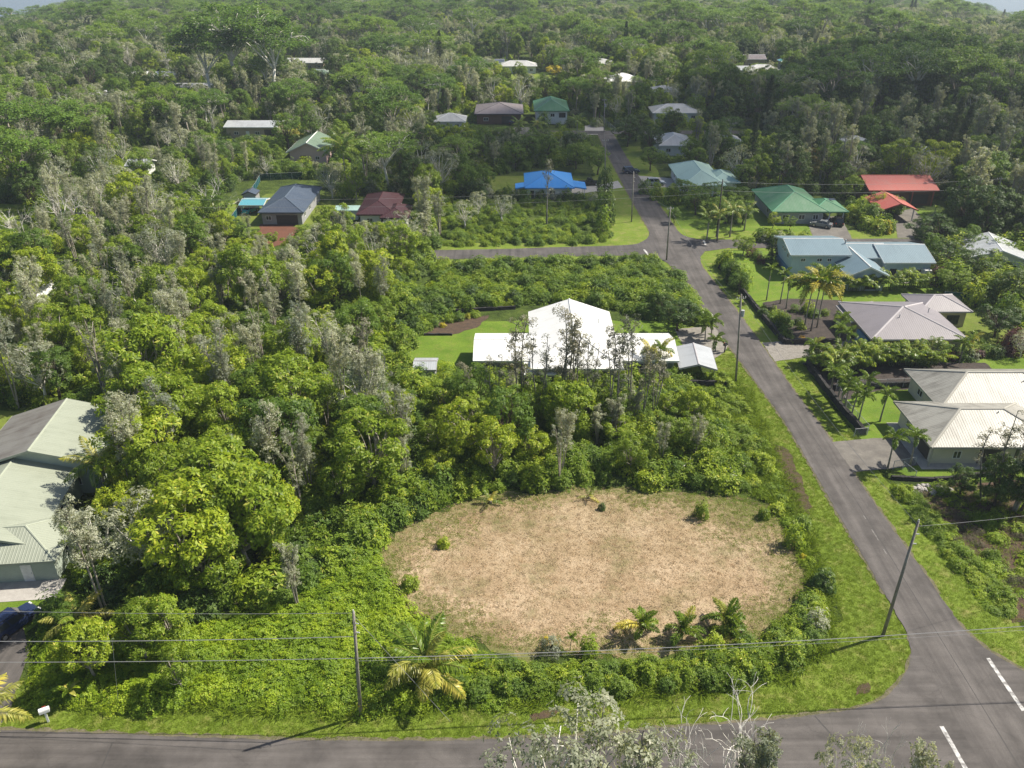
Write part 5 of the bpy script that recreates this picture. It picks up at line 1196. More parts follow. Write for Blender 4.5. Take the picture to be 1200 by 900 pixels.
def zone(px, py):
    """kinds and their share at a place"""
    if py > 735 and px < 400: return (('bright', .45), ('big', .2), ('leafy', .25), ('grey', .1)), (4.5, 7.5)
    if py > 590 and px < 335: return (('big', .52), ('bright', .22), ('leafy', .08), ('plume', .1), ('silver', .08)), (9, 12.5)
    if py > 470 and px < 470: return (('big', .36), ('bright', .22), ('leafy', .08), ('plume', .2), ('silver', .07), ('wispy', .07)) if px < 330 else (('big', .18), ('bright', .14), ('leafy', .08), ('plume', .50), ('silver', .05), ('wispy', .05)), (7.5, 11.5)
    if py > 380 and 210 < px < 500: return (('plume', .46), ('bright', .24), ('big', .1), ('leafy', .08), ('silver', .06), ('wispy', .06)), (6.5, 10.5)
    if py > 255 and px < 520: return (('bright', .27), ('big', .07), ('leafy', .09), ('plume', .30), ('grey', .10), ('silver', .08), ('wispy', .05), ('bare', .04)), (6, 10.5)
    if py > 440: return (('bright', .5), ('big', .12), ('leafy', .25), ('plume', .08), ('wispy', .05)), ((6, 9.5) if px < 700 else (4.5, 7.5))
    if px < 330: return (('leafy', .22), ('bright', .16), ('plume', .14), ('grey', .12), ('silver', .20), ('dark', .07), ('umbrella', .06), ('bare', .06)), (6.5, 12)
    if px > 830: return (('dark', .36), ('leafy', .2), ('grey', .24), ('umbrella', .08), ('conifer', .03), ('bright', .05), ('silver', .04)), (8, 14)
    return (('dark', .22), ('leafy', .26), ('plume', .12), ('grey', .13), ('silver', .12), ('umbrella', .05), ('bright', .1)), (6.5, 12)
TREE_NAME = dict(big='large_leaved_tree', plume='feathery_grey_tree', barewhite='bare_tree', ash='thin_wispy_tree', bright='broadleaf_tree', leafy='leafy_tree', dark='dense_dark_tree', grey='sparse_grey_tree', wispy='thin_wispy_tree', silver='silver_leaved_tree', bare='bare_tree', umbrella='umbrella_tree', conifer='columnar_conifer', red='red_flowering_tree', yellow='yellow_tree')
LOOK = dict(big='large-leaved light green tree', plume='feathery grey-tan plumed tree', bright='bright yellow-green broadleaf tree', leafy='mid green leafy tree', dark='dense dark green tree', grey='slender sparse grey-green tree', wispy='thin wispy grey tree', silver='rounded silvery grey tree', bare='leafless pale-branched tree', umbrella='wide flat-topped umbrella tree', conifer='narrow dark columnar conifer')
MARKS = [(-52, 72, 'the pale green house'), (-34, 56, 'the vines below the wires'), (-12, 70, 'the cleared lot edge'), (8, 82, 'the back of the cleared lot'), (9, 100, 'the white-roofed house'), (-13, 104, 'the small garden shed'), (-12, 120, 'the lawn planting bed'), (-50, 184, 'the navy roof'), (-28, 178, 'the maroon roof'), (-58, 184, 'the teal carport'), (-55, 236, 'the pink house'), (-80, 265, 'the long tan house'), (-3, 289, 'the brown-grey roof'), (13, 291, 'the green roof by the road end'), (9, 200, 'the vivid blue roof'), (46, 206, 'the mint roof'), (63, 183, 'the green hip roof'), (90, 194, 'the salmon red roof'), (92, 150, 'the corrugated metal roof'), (75, 125, 'the lilac roof'), (62, 92, 'the cream roof'), (-100, 128, 'the white roof by the meadow'), (-98, 185, 'the little meadow'), (-62, 140, 'the big bare tangled tree'), (-40, 130, 'the upper street end'), (55, 300, 'the dull white hip roof'), (48, 250, 'the pale grey hip roof'), (102, 171, 'the pole past the red carport'), (100, 245, 'the small metal roof'), (-20, 230, 'the tall dark palm'), (-45, 100, 'the grey palm in the woods')]
def where(px, py, X, Y):
    d, nm = min((math.hypot(X - a, Y - b), n) for a, b, n in MARKS)
    return ('close to ' if d < 11 else 'near ' if d < 24 else 'in the woods off ') + nm
def sized(kind, hh):
    lo, hi = dict(umbrella=(14, 16.5), conifer=(16, 18)).get(kind, (6.0, 10.0))
    return 'low ' if hh < lo else 'tall ' if hh > hi else ''
R0 = rnd(7); cand = []
y = 49.0
while y < 330:
    cell = 4.6 if y < 110 else (5.3 if y < 180 else 6.6)
    half = (y * .72 + 26)
    x = -half
    while x < half:
        X, Y = x + R0.uniform(-.45, .45) * cell, y + R0.uniform(-.45, .45) * cell
        x += cell
        if not free(X, Y): continue
        px, py = PX(X, Y)
        ks, (h0, h1) = zone(px, py); q = R0.random(); kind = ks[-1][0]; acc = 0
        for k, wgt in ks:
            acc += wgt
            if q < acc: kind = k; break
        hh = R0.uniform(h0, h1) * (R0.uniform(1.1, 1.5) if kind in ('grey', 'wispy', 'plume') else R0.choice((.7, .85, 1.0, 1.0, 1.15)))
        if py > 735 and px < 400 and R0.random() < .35: continue
        if kind == 'umbrella': hh = R0.uniform(13, 18)
        if kind == 'conifer': hh = R0.uniform(15, 19)
        if kind in ('dark', 'leafy', 'bright') and R0.random() < .16: hh *= .6
        w = dict(umbrella=11, dark=5, big=4.6, bright=4, plume=2.6, grey=2.6, leafy=3, silver=3).get(kind, 1.8)
        for _ in range(5):
            if not blocked(X, Y, hh, w * .8): break
            hh *= .72
        else: continue
        if hh < 2.2: continue
        cand.append((kind, X, Y, hh, px, py))
    y += cell
cand.sort(key=lambda c: c[2])
MAXK = dict(big=120, plume=240, bright=200, leafy=150, dark=140, grey=220, wispy=60, silver=90, bare=40, umbrella=40, conifer=20)
used = {}; rest = []
for i, (kind, X, Y, hh, px, py) in enumerate(cand):
    tx = PX(X, Y, hh * .6)[0]
    if used.get(kind, 0) < MAXK[kind] and -60 < tx < 1260:
        used[kind] = used.get(kind, 0) + 1; wh = where(px, py, X, Y)
        put_tree(kind, X, Y, hh, TREE_NAME[kind], sized(kind, hh) + LOOK[kind] + ' ' + wh, sized(kind, hh) + TREE_NAME[kind].replace('_', ' ') + 's ' + wh, 1000 + i, 1.0 if hh > 5 else 1.35)
    else: rest.append((kind, X, Y, hh))
print('trees built', used, 'rest', len(rest))

# the far forest: one mass
SRC = {k: [merged(k + '_tree', [m for m in pr[:2] if m]) for pr in PR[k]] for k in ('bright', 'big', 'plume', 'leafy', 'dark', 'grey', 'silver', 'umbrella', 'conifer', 'bare', 'wispy')}
FP = {k: [] for k in SRC}
def fadd(kind, X, Y, hh, r, wide=1.0):
    z = terrain(X, Y)
    if z < SEA + 3: return
    s = hh / PR[kind][0][2]; FP[kind].append((X, Y, z - .1, s * wide, r.uniform(0, 6.28), 1.0 / wide))
R1 = rnd(11)
for kind, X, Y, hh in rest: fadd(kind, X, Y, hh, R1)
y = 330.0
while y < 3600:
    cell = 6.6 + max(0, y - 400) * .0085; half = y * .74 + 40; x = -half
    while x < half:
        X, Y = x + R1.uniform(-.48, .48) * cell, y + R1.uniform(-.48, .48) * cell; x += cell
        if any(abs(X - a) < 9 and abs(Y - b) < 10 for a, b in HOUSES): continue
        if y < 460 and any(inside((X, Y), q) for q in OPEN): continue
        nz = math.sin(X * .021 + 1.3) * math.cos(Y * .017) + .5 * math.sin(X * .053 + Y * .041)
        q = R1.random() + nz * .16
        kind = 'dark' if q < .13 else 'leafy' if q < .38 else 'plume' if q < .52 else 'grey' if q < .62 else 'silver' if q < .80 else 'bright' if q < .94 else 'umbrella' if q < 1.03 else 'silver' if q < 1.12 else 'conifer'
        hh = R1.uniform(7, 12.5) * (1 + max(0, y - 700) * .0003)
        if kind == 'umbrella': hh = R1.uniform(13, 19)
        if kind == 'conifer': hh = R1.uniform(15, 21)
        w = 10 if kind == 'umbrella' else 4
        for _ in range(4):
            if y > 460 or not blocked(X, Y, hh, w * .8): break
            hh *= .7
        else: continue
        fadd(kind, X, Y, hh, R1, 1.0 + max(0, y - 500) * .0005)
    y += cell
LAB = dict(big='distant large-leaved woodland', plume='distant feathery grey-tan woodland', bright='distant yellow-green woodland', leafy='distant mid green woodland', dark='distant dark green woodland', grey='distant grey-green woodland', silver='distant silvery woodland', umbrella='distant flat-topped umbrella trees', conifer='distant dark conifers', bare='distant leafless trees', wispy='distant wispy trees')
for k, v in FP.items():
    if v: scatter('forest', SRC[k], v, LAB[k] + ' covering the land towards the horizon', 'forest')
print('far forest', {k: len(v) for k, v in FP.items()})

# ------------------------------------------------------------------ undergrowth (stuff) and grass
SSRC = {k: [merged(k + '_clump', list(pr[:2])) for pr in SH[k]] for k in SH}
def fill(poly, n, r, smin, smax, zs=(.8, 1.3), avoid=(), z=0.0):
    xs = [p[0] for p in poly]; ys = [p[1] for p in poly]; out = []; t = 0
    while len(out) < n and t < n * 30:
        t += 1; p = (r.uniform(min(xs), max(xs)), r.uniform(min(ys), max(ys)))
        if inside(p, poly) and not any(inside(p, a) for a in avoid): out.append((*p, z, r.uniform(smin, smax), r.uniform(0, 6.28), r.uniform(*zs)))
    return out
R2 = rnd(13); CLR = [(x, y) for x, y in cl]
def und(name, kinds, poly, n, smin, smax, label, cat='undergrowth', zs=(.8, 1.3), avoid=()):
    return scatter(name, sum((SSRC[k] for k in kinds), []), fill(poly, n, R2, smin, smax, zs, avoid), label, cat)
VB = GP([(45, 818), (100, 820), (200, 827), (300, 826), (420, 832), (520, 824), (600, 820), (700, 815), (800, 808), (870, 800), (925, 786), (955, 765), (966, 735), (964, 700), (950, 660), (940, 610), (915, 560), (890, 500), (870, 460), (855, 440)])
thA = VB[:7] + GP([(560, 780), (520, 745), (480, 700), (455, 660), (440, 610), (340, 640), (320, 720), (200, 745), (60, 730)])
und('ground_vines', ['vine'], thA, 760, .6, 1.15, 'bright green creeping vines covering the ground beside the cleared lot', zs=(.7, 1.2), avoid=[CLR])
thB = GP([(500, 824), (600, 820), (700, 815), (800, 808), (870, 800), (925, 786), (952, 765), (962, 740), (958, 695), (948, 700), (905, 748), (800, 775), (690, 790), (600, 786), (540, 765)])
und('thicket', ['bright', 'fern', 'vine', 'mid'], thB, 300, .5, .85, 'dense green thicket along the street edge of the cleared lot', zs=(.7, 1.2), avoid=[])
thC = GP([(930, 690), (955, 690), (945, 650), (930, 605), (905, 545), (880, 490), (850, 440), (800, 440), (760, 500), (800, 560), (860, 572), (905, 590), (925, 640)])
und('thicket', ['fern', 'vine', 'vine', 'bright'], thC, 330, .4, .75, 'green scrub between the cleared lot and the main road verge', zs=(.6, 1.1), avoid=[CLR])
thD = GP([(430, 650), (460, 620), (520, 590), (600, 575), (700, 568), (850, 575), (870, 560), (800, 440), (480, 440), (400, 520), (380, 640)])
und('undergrowth', ['mid', 'bright', 'fern'], thD, 700, .7, 1.3, 'leafy undergrowth in the strip of woods behind the cleared lot', avoid=[CLR])
thE = GP([(50, 735), (330, 720), (430, 640), (520, 580), (480, 440), (480, 330), (520, 300), (300, 300), (-60, 300), (-60, 470), (130, 480), (160, 520), (90, 700)])
und('undergrowth', ['mid', 'bright', 'fern', 'dark'], thE, 2200, .8, 1.6, 'leafy undergrowth on the floor of the woods uphill of the pale green house')
thF = GP([(500, 350), (520, 312), (700, 308), (765, 306), (800, 330), (825, 380), (790, 380), (720, 362), (600, 352), (560, 360)])
und('thicket', ['mid', 'fern', 'fern', 'vine'], thF, 700, .8, 1.4, 'dark green scrub between the white-roofed house and the upper cross street', zs=(.6, 1.1))
thG = GP([(525, 289), (680, 287), (718, 281), (715, 262), (695, 235), (600, 237), (520, 238), (510, 262)])
und('thicket', ['vine', 'fern', 'fern', 'mid'], thG, 560, .45, .9, 'overgrown scrub between the vivid blue roof and the upper cross street', zs=(.6, 1.2))
thH = [(46.5, 56.5), (45.4, 66), (44.4, 77.5), (57, 78.5), (90, 79), (90, 55), (54, 54.5)]
und('scrub', ['fern', 'dry', 'dry', 'vine', 'dry'], thH, 520, .45, .95, 'mixed green and dead scrub on the rough lot by the near junction', zs=(.5, 1.0))
thI = [(44.8, 58), (44.4, 66), (43.7, 77), (45.3, 77.5), (47, 66), (47.5, 57)]
und('scrub', ['vine', 'fern'], thI, 130, .35, .7, 'low green scrub edging the verge of the rough lot', zs=(.5, 1.0))
und('undergrowth', ['mid', 'fern', 'vine', 'dark'], GP([(465, 410), (470, 365), (490, 345), (610, 345), (606, 360), (535, 364), (505, 378), (490, 400)]), 130, .7, 1.3, 'green garden growth behind the planting bed of the white-roofed house')
far_under = []
for _ in range(9000):
    yy = R2.uniform(160, 440); xx = R2.uniform(-.7, .7) * yy + R2.uniform(-10, 10)
    if any(inside((xx, yy), q) for q in OPEN[3:]) or (24 < xx < 42 and yy < 275) or any(abs(xx - a) < 8 and abs(yy - b) < 10 for a, b in HOUSES) or (262 < yy < 277 and -70 < xx < 90): continue
    far_under.append((xx, yy, 0, R2.uniform(.9, 2.0), R2.uniform(0, 6.28), R2.uniform(.8, 1.3)))
scatter('undergrowth', SSRC['mid'] + SSRC['dark'] + SSRC['grey'] + SSRC['fern'], far_under, 'mixed undergrowth between the houses and trees of the upper blocks', 'undergrowth')
rb = []
for _ in range(900):
    xx = R2.uniform(78, 140); yy = R2.uniform(100, 158)
    if xx > 62 + (yy - 100) * .35: rb.append((xx, yy, 0, R2.uniform(.9, 1.8), R2.uniform(0, 6.28), R2.uniform(.9, 1.5)))
scatter('undergrowth', SSRC['mid'] + SSRC['dark'] + SSRC['bright'], rb, 'undergrowth behind the lilac-roofed house', 'undergrowth')
# grass tufts and dry stubble
TUFT = [gen_tuft(500 + i, 18, .08, .022) for i in range(3)]; TALL = [gen_tuft(510 + i, 26, .5, .045, spread=.25) for i in range(3)]; DRY = [gen_tuft(520 + i, 12, .16, .03, 'dry_blade', .15) for i in range(3)]
DRV = [[tuple(v.co.xy) for v in o.data.vertices] for o in C.objects if o.name.startswith(('driveway', 'garden_bed'))]
road_polys = DRV + [L_edge + R_edge[::-1], top + [(38, 57.5), (38, 34)] + bot, [(39, 59.5)] + rt + [(90, 44.6), (39, 34)]]
vg = fill([(-46, 43), (30, 44), (36, 50), (36, 112), (29, 112), (29, 60), (25, 50), (-46, 50)], 30000, R2, .6, 1.4, (.6, 1.3), road_polys, .02)
vg += fill([(40.5, 56), (44, 50), (60, 49), (60, 55), (47, 57), (44, 80), (43.5, 112), (38.5, 112), (39.8, 90)], 9000, R2, .6, 1.3, (.6, 1.3), road_polys, .02)
scatter('grass', TUFT, vg, 'short green grass growing on the verges', 'grass')
vt = []
for k in range(len(VB) - 1):
    a, b = VB[k], VB[k + 1]; n = int(math.dist(a, b) * 9)
    for _ in range(n): t = R2.random(); vt.append((a[0] + (b[0] - a[0]) * t + R2.gauss(0, .5), a[1] + (b[1] - a[1]) * t + R2.gauss(0, .5), .02, R2.uniform(.6, 1.6), R2.uniform(0, 6.28), R2.uniform(.6, 1.2)))
vt += fill(thC, 4000, R2, .6, 1.4, (.6, 1.2), [CLR], .02) + fill(thH, 1800, R2, .5, 1.2, (.6, 1.2), [], .02)
scatter('tall_grass', TALL, vt, 'taller unmown grass at the foot of the thickets', 'grass')
dr = fill(CLR, 9000, R2, .5, 1.3, (.3, .8), [], .03)
dr2 = [q for q in fill(CLR, 22000, R2, .6, 1.7, (.4, 1.0), [], .03) if ((q[0] - 8) / 21.5) ** 2 + ((q[1] - 65) / 12.3) ** 2 + .25 * math.sin(q[0] * .45 + 1) * math.cos(q[1] * .5) > R2.uniform(.45, 1.05)]
scatter('grass', TUFT, dr2, 'green weeds coming up through the dry cleared lot', 'grass')
scatter('dry_stubble', DRY, dr, 'dry tan stubble and mulch over the cleared lot', 'stubble')

# ------------------------------------------------------------------ plants that stand out one by one
Rk = rnd(17)
def by_top(px, py, Y):
    z = 4.0
    while PX(0, Y, z)[1] > py and z < 30: z += .1
    d = Y * CP + (CAM_H - z) * SP
    return (px - 600) / FPX * d, z
# large coconut palm by the weathered pole, and others
def coco(px, py, h, n, label, fs=1.0, yellow=.25, seed=1, lean=(0, 0), up=.2, name='coconut_palm', rt=.16):
    X, Y = G(px, py); return put_palm('coco', X, Y, h, n, label, 'coconut palms', seed, fs, lean, name, False, yellow, up, rt)
coco(500, 798, 1.7, 20, 'large young coconut palm with arching yellow-tinged fronds beside the weathered pole', 1.15, .3, 601, up=.5)
coco(-2, 905, 6.0, 13, 'coconut palm with pale drooping fronds over the driveway mouth and near street', .95, .7, 602, lean=(.3, .5), up=.1)
coco(128, 590, 5.5, 15, 'coconut palm leaning over the roof of the pale green house', .95, .2, 603)
coco(88, 655, 2.4, 9, 'small palm at the eave corner of the pale green house', .55, .1, 604)
coco(95, 745, 2.2, 11, 'half-hidden yellowing palm by the navy SUV', .8, .75, 605)
coco(62, 425, 5.0, 12, 'palm with grey-green fronds rising from the woods uphill of the pale green house', .8, 0, 606)
coco(407, 232, 12.0, 20, 'tall dark palm standing behind the navy and maroon roofs', 1.45, 0, 607)
coco(346, 172, 4, 12, 'yellowing palm behind the mossy green roof', .9, .8, 608)
coco(575, 590, .5, 6, 'small bright palm seedling at the wooded edge of the cleared lot', .42, .8, 609, up=.6)
coco(690, 584, .4, 6, 'low broad-leaved palm under the trees behind the cleared lot', .4, .3, 610, up=.5)
for k, (a, b, s) in enumerate(((630, 160, 4), (608, 160, 4.0), (676, 160, 5.0))): coco(a, b, s, 12, 'dark palm in front of the green-roofed house near the road end', .8, .05, 620 + k)
for k, (a, b, s) in enumerate(((840, 283, 6.0), (828, 282, 5.0), (855, 278, 6.0), (872, 270, 4.5))): coco(a, b, s, 11, 'coconut palm on the lawn next to the dark utility pole', .75, .35, 630 + k)
coco(1145, 265, 6, 13, 'windswept palm among the shrubs past the salmon red carport', .9, .5, 640)
coco(905, 205, 7, 11, 'palm rising from the dark forest behind the green roof', .8, 0, 641); coco(985, 205, 7, 11, 'palm rising between the green and salmon red roofs', .8, .2, 642)
# foxtail palms
def fox(px, py, h, label, group, seed, fs=1.0, n=9, yellow=0.0, up=.25):
    X, Y = G(px, py); return put_palm('foxtail', X, Y, h, n, label, group, seed, fs, (Rk.uniform(-.15, .15), Rk.uniform(-.15, .15)), 'foxtail_palm', True, yellow, up, .11)
for k, (a, b, hh) in enumerate(((989, 482, 3.2), (997, 490, 3.4), (1005, 497, 3.6), (981, 470, 3.0), (973, 462, 3.0), (1031, 494, 3.4), (985, 476, 3.6), (1012, 470, 2.6))): fox(a, b, hh, 'foxtail palm on the lawn between the rock wall and the cream roof', 'palms on the cream house lawn', 650 + k, .85)
fox(1040, 549, 3.6, 'foxtail palm at the corner of the concrete driveway before the cream house', None, 660, .9); fox(1066, 546, 3.4, 'foxtail palm right against the front corner of the cream house', None, 661, .9)
for k, (a, b, hh) in enumerate(((950, 388, 7.0), (957, 384, 7.4), (942, 386, 6.6))): fox(a, b, hh, 'tall yellow-green palm in the cinder garden cluster', 'tall palms in the cinder garden', 664 + k, 1.6, 15, .45, .15)
for k, (a, b, hh) in enumerate(((898, 352, 5.2), (914, 356, 5.0), (921, 362, 4.2))): fox(a, b, hh, 'slender palm on the lawn below the blue-grey house', 'slender palms on the blue-grey house lawn', 670 + k, .8, 8)
for k, (a, b, hh) in enumerate(((988, 420, 3.4), (981, 412, 3.2), (949, 428, 2.6), (983, 398, 3))): fox(a, b, hh, 'small palm beside the gravel drive before the lilac roof', 'palms by the gravel drive', 674 + k, .85, 9, .15)
for k, (a, b, hh) in enumerate(((826, 400, 2.0), (833, 398, 2.6), (838, 412, 1.2), (822, 391, 1.8))): fox(a, b, hh, 'small feathery palm by the black mailbox and gravel forecourt', 'palms by the black mailbox', 680 + k, .9, 9)
fox(1124, 425, 2.4, 'lone palm on the pale lawn behind the cream roof', None, 684, .9); fox(1135, 415, 1.8, 'low yellow-green palm on the pale lawn behind the cream roof', None, 685, .9, 9, .4)
fox(760, 442, 3.2, 'yellowing palm pair before the wall of the white-roofed house', 'palm pair at the white-roofed house', 686, 1.0, 9, .7); fox(772, 442, 3.6, 'yellowing palm pair before the wall of the white-roofed house', 'palm pair at the white-roofed house', 687, 1.0, 9, .5)
# small palms in the cleared lot
for k, (a, b, hh, s) in enumerate(((751, 746, 1.2, .95), (799, 750, 1.1, .9), (849, 738, 1.2, 1.0), (853, 748, .7, .85))):
    X, Y = G(a, b); put_palm('foxtail', X, Y, hh, 10, 'young fan-headed palm along the street side of the cleared lot', 'young palms in the cleared lot', 690 + k, s * 1.1, (0, 0), 'young_palm', False, .25, .45, .07)
for k, (a, b, s, kd) in enumerate(((645, 765, .95, 'grey'), (690, 768, .6, 'bright'), (705, 597, .35, 'dark'), (895, 607, .5, 'bright'), (822, 606, .6, 'bright'), (640, 752, .35, 'yellow'))):
    X, Y = G(a, b); put_shrub(kd, X, Y, s, 'young_shrub', ('grey-green', 'upright light green', 'tiny dark', 'light green', 'spreading yellow-green', 'tiny yellow')[k] + ' young shrub growing alone in the cleared lot', 'young shrubs in the cleared lot', 700 + k, 1.5)
X, Y = G(668, 762); put_palm('foxtail', X, Y, 1.5, 7, 'thin sapling with a tuft of leaves on a bare stem in the cleared lot', None, 706, .35, (.1, 0), 'sapling', False, 0, .5, .035)
for k, (a, b) in enumerate(((929, 640), (938, 620), (955, 735), (962, 690), (585, 790), (480, 690), (940, 655), (445, 705), (520, 640))):
    X, Y = G(a, b); put_shrub(('bright', 'mid', 'grey', 'dark', 'orange', 'fern', 'yellow', 'vine', 'bright')[k], X, Y, (.9, .9, 1.1, 1.1, .6, .8, .4, .9, .5)[k], 'shrub', ('light green', 'mid green', 'greyish', 'dark spiky', 'small orange-brown', 'ferny', 'tiny yellow-tipped', 'low leafy', 'bright leafy')[k] + ' shrub on the edge of the cleared lot', 'shrubs round the cleared lot', 720 + k, 1.3)
# thin wispy trees before the white roof
for k, (a, b, Y) in enumerate(((548, 428, 90), (612, 372, 92), (636, 368, 93), (648, 392, 90), (662, 366, 92), (672, 378, 91), (694, 375, 93), (718, 388, 91), (741, 378, 92), (757, 410, 91), (582, 415, 90), (682, 398, 90), (732, 402, 91), (425, 372, 96), (440, 390, 94), (772, 408, 92))):
    X, hh = by_top(a, b, Y); put_tree('ash', X, Y, hh, 'thin_wispy_tree', 'thin wispy grey tree rising in front of the white roof', 'wispy trees before the white roof', 760 + k)
for k, (a, b, hh) in enumerate(((720, 515, 6.5), (742, 500, 6.0), (700, 520, 5.5))):
    X, Y = G(a, b); put_tree('grey', X, Y, hh, 'sparse_grey_tree', 'low grey-leaved tree under the wispy trees before the white roof', 'grey trees before the white roof', 790 + k, 1.3)
# tall trees along the woods edge that stand out
for k, (kd, a, b, hh, lab) in enumerate((('grey', 350, 712, 7.5, 'solitary grey-leaved tree at the edge of the bright vines'), ('bright', 215, 810, 5.0, 'pale-leaved small tree under the overhead lines in the vines'), ('bright', 100, 790, 4.5, 'small leafy tree by the driveway under the overhead lines'),
        ('bare', 150, 325 + 40, 7, 'big bare white-branched tree tangled over the woods'), ('bare', 30, 300, 10, 'leaning bare grey tree above the little meadow'), ('umbrella', 285, 118, 34, 'huge umbrella tree with pale limbs over the woods'), ('umbrella', 250, 124, 27, 'tall umbrella tree touching the huge one over the woods'), ('umbrella', 320, 122, 29, 'umbrella tree with layered crown next to the huge one'),
        ('dark', 921, 75, 13, 'very dark broad tree behind the grey-white hip roof'), ('dark', 205, 62, 13, 'very dark rounded tree above the long low white building'), ('conifer', 876, 212, 17, 'narrow dark conifer behind the mint and green roofs'), ('conifer', 1062, 178, 15, 'narrow dark conifer above the salmon red roof'), ('red', 940, 216, 9, 'red-flowering tree between the green and salmon red roofs'), ('red', 925, 212, 8, 'low red-tinged tree behind the green roof'),
        ('yellow', 648, 88, 4.5, 'round yellow-green tree on the bright far lawn'), ('dark', 840, 190, 9, 'round dark tree hiding the small pale roof'), ('dark', 760, 180, 8, 'dark spreading tree by the road above the parked SUVs'), ('leafy', 762, 200, 6, 'olive-green tree over the roadside above the parked SUVs'), ('silver', 590, 262, 6.5, 'silvery tree in the scrub below the vivid blue roof'), ('silver', 560, 255, 6.0, 'pale silvery tree standing in the scrub towards the maroon roof'),
        ('dark', 794, 388, 5.6, 'big round glossy shrub-like tree beside the gravel forecourt'), ('dark', 778, 372, 4.4, 'round glossy tree behind the white-roofed house lawn'), ('ash', 641, 262, 13, 'tall thin viny tree in front of the vivid blue roof'), ('leafy', 850, 262, 7.0, 'olive spreading tree between the mint roof and the dark pole'), ('leafy', 815, 252, 6.0, 'low olive tree on the lawn below the mint roof'),
        ('dark', 1105, 318, 6, 'dark rounded tree right beside the blue-grey house'), ('dark', 1140, 330, 6.5, 'dark tree behind the lilac-roofed house lawn'), ('dark', 1165, 395, 5.5, 'dark leafy tree at the far end of the pale lawn'), ('dark', 1185, 360, 7, 'dark tree below the bright corrugated roof'), ('bright', 1155, 350, 5.0, 'fresh green tree behind the lilac-roofed house lawn'), ('silver', 1195, 420, 4.5, 'grey-green tree behind the cream house'),
        ('leafy', 1130, 300, 6, 'mid green tree by the upper cross street near the corrugated roof'), ('leafy', 1115, 345, 5, 'mid green tree at the dark teal screen fence'))):
    X, Y = G(a, b); put_tree(kd, X, Y, hh, TREE_NAME[kd], lab, None, 800 + k, 1.45 if kd in ('yellow', 'dark', 'leafy') and hh < 7.1 else 1.0)
for k, (a, b, hh) in enumerate(((960, 150, 21), (1010, 140, 23), (1060, 138, 24), (1110, 142, 23), (1150, 150, 21), (1035, 122, 24), (1090, 120, 25), (985, 120, 22), (1170, 128, 22))):
    X, Y = G(a, b); put_tree('umbrella', X, Y, hh, 'umbrella_tree', 'wide flat-topped umbrella tree of the dark grove high above the salmon red roof', 'umbrella grove above the salmon red roof', 900 + k)
for k, (kd, a, b, hh, lab) in enumerate((('silver', 545, 268, 6.0, 'pale silvery tree in the scrub off the vivid blue roof'), ('grey', 515, 275, 9.0, 'tall grey tree at the end of the upper cross street'), ('grey', 500, 290, 10.0, 'grey tree by the end of the upper cross street'), ('silver', 480, 300, 9.0, 'rounded pale tree by the end of the upper cross street'), ('leafy', 700, 205, 7.5, 'mid green tree between the vivid blue roof and the road'), ('leafy', 675, 198, 7, 'full mid green tree behind the vivid blue roof'), ('leafy', 640, 192, 8, 'leafy tree right behind the vivid blue roof'), ('dark', 610, 195, 8, 'dark tree behind the vivid blue roof'), ('dark', 580, 200, 7, 'dark rounded tree off the corner of the vivid blue roof'), ('dark', 735, 172, 8.5, 'dark round tree at the roadside below the pale grey hip roof'), ('dark', 745, 165, 8.0, 'second dark round tree at the roadside below the pale grey hip roof'), ('leafy', 870, 225, 7, 'leafy tree between the mint and green roofs'), ('bright', 1000, 235, 6, 'bright green tree between the green roof and the salmon red roof'), ('leafy', 985, 225, 7, 'leafy tree against the end of the green roof'), ('silver', 965, 215, 7, 'silver-white tree behind the green roof'), ('leafy', 862, 252, 6.5, 'spreading olive tree beside the dark pole lawn palms'), ('leafy', 800, 238, 5.5, 'olive tree on the lawn close under the mint roof'), ('leafy', 835, 246, 6.0, 'broad olive tree between the mint roof and the lawn palms'), ('dark', 870, 262, 5.0, 'low dark spreading tree on the lawn before the green roof'), ('leafy', 790, 262, 3.5, 'small olive tree on the lawn near the upper corner'), ('bright', 905, 268, 3.5, 'small bright tree before the green roof'), ('leafy', 925, 270, 3.2, 'small leafy tree before the green roof wall'), ('bright', 870, 300, 4.0, 'bright small tree at the rock wall corner by the upper cross street'), ('leafy', 855, 330, 4.2, 'upright leafy tree along the rock wall by the road'), ('leafy', 866, 345, 4.0, 'upright leafy tree lower along the rock wall by the road'), ('dark', 905, 305, 3.4, 'dark small tree by the corner of the blue-grey house'), ('bright', 1020, 262, 4.2, 'bright tree beside the salmon red carport'), ('dark', 1090, 290, 6.5, 'dark tree hiding the cross street past the blue-grey house'))):
    X, Y = G(a, b); put_tree(kd, X, Y, hh, TREE_NAME[kd], lab, None, 920 + k, 1.2 if k < 15 else 1.7 if hh > 5 else 1.2)
# dark tree with tall bare stems at the cream house
for k, (kd, a, b, hh, w, lab) in enumerate((('dark', 1165, 592, 6.5, 1.0, 'dense dark tree below the cream house'), ('dark', 1125, 582, 4.0, 1.2, 'low dense dark tree at the corner of the cream house'), ('dark', 1195, 600, 7, 1.0, 'dark tree standing behind the dense one below the cream house'), ('ash', 1150, 585, 12.0, 1.2, 'tall thin grey tree in front of the cream roof'), ('ash', 1172, 590, 13.0, 1.1, 'taller pale-stemmed tree in front of the cream roof'), ('grey', 1190, 600, 12, 1.0, 'tall sparse grey tree standing by the dark trees below the cream roof'))):
    X, Y = G(a, b); put_tree(kd, X, Y, hh, TREE_NAME[kd], lab, None, 840 + k, w)
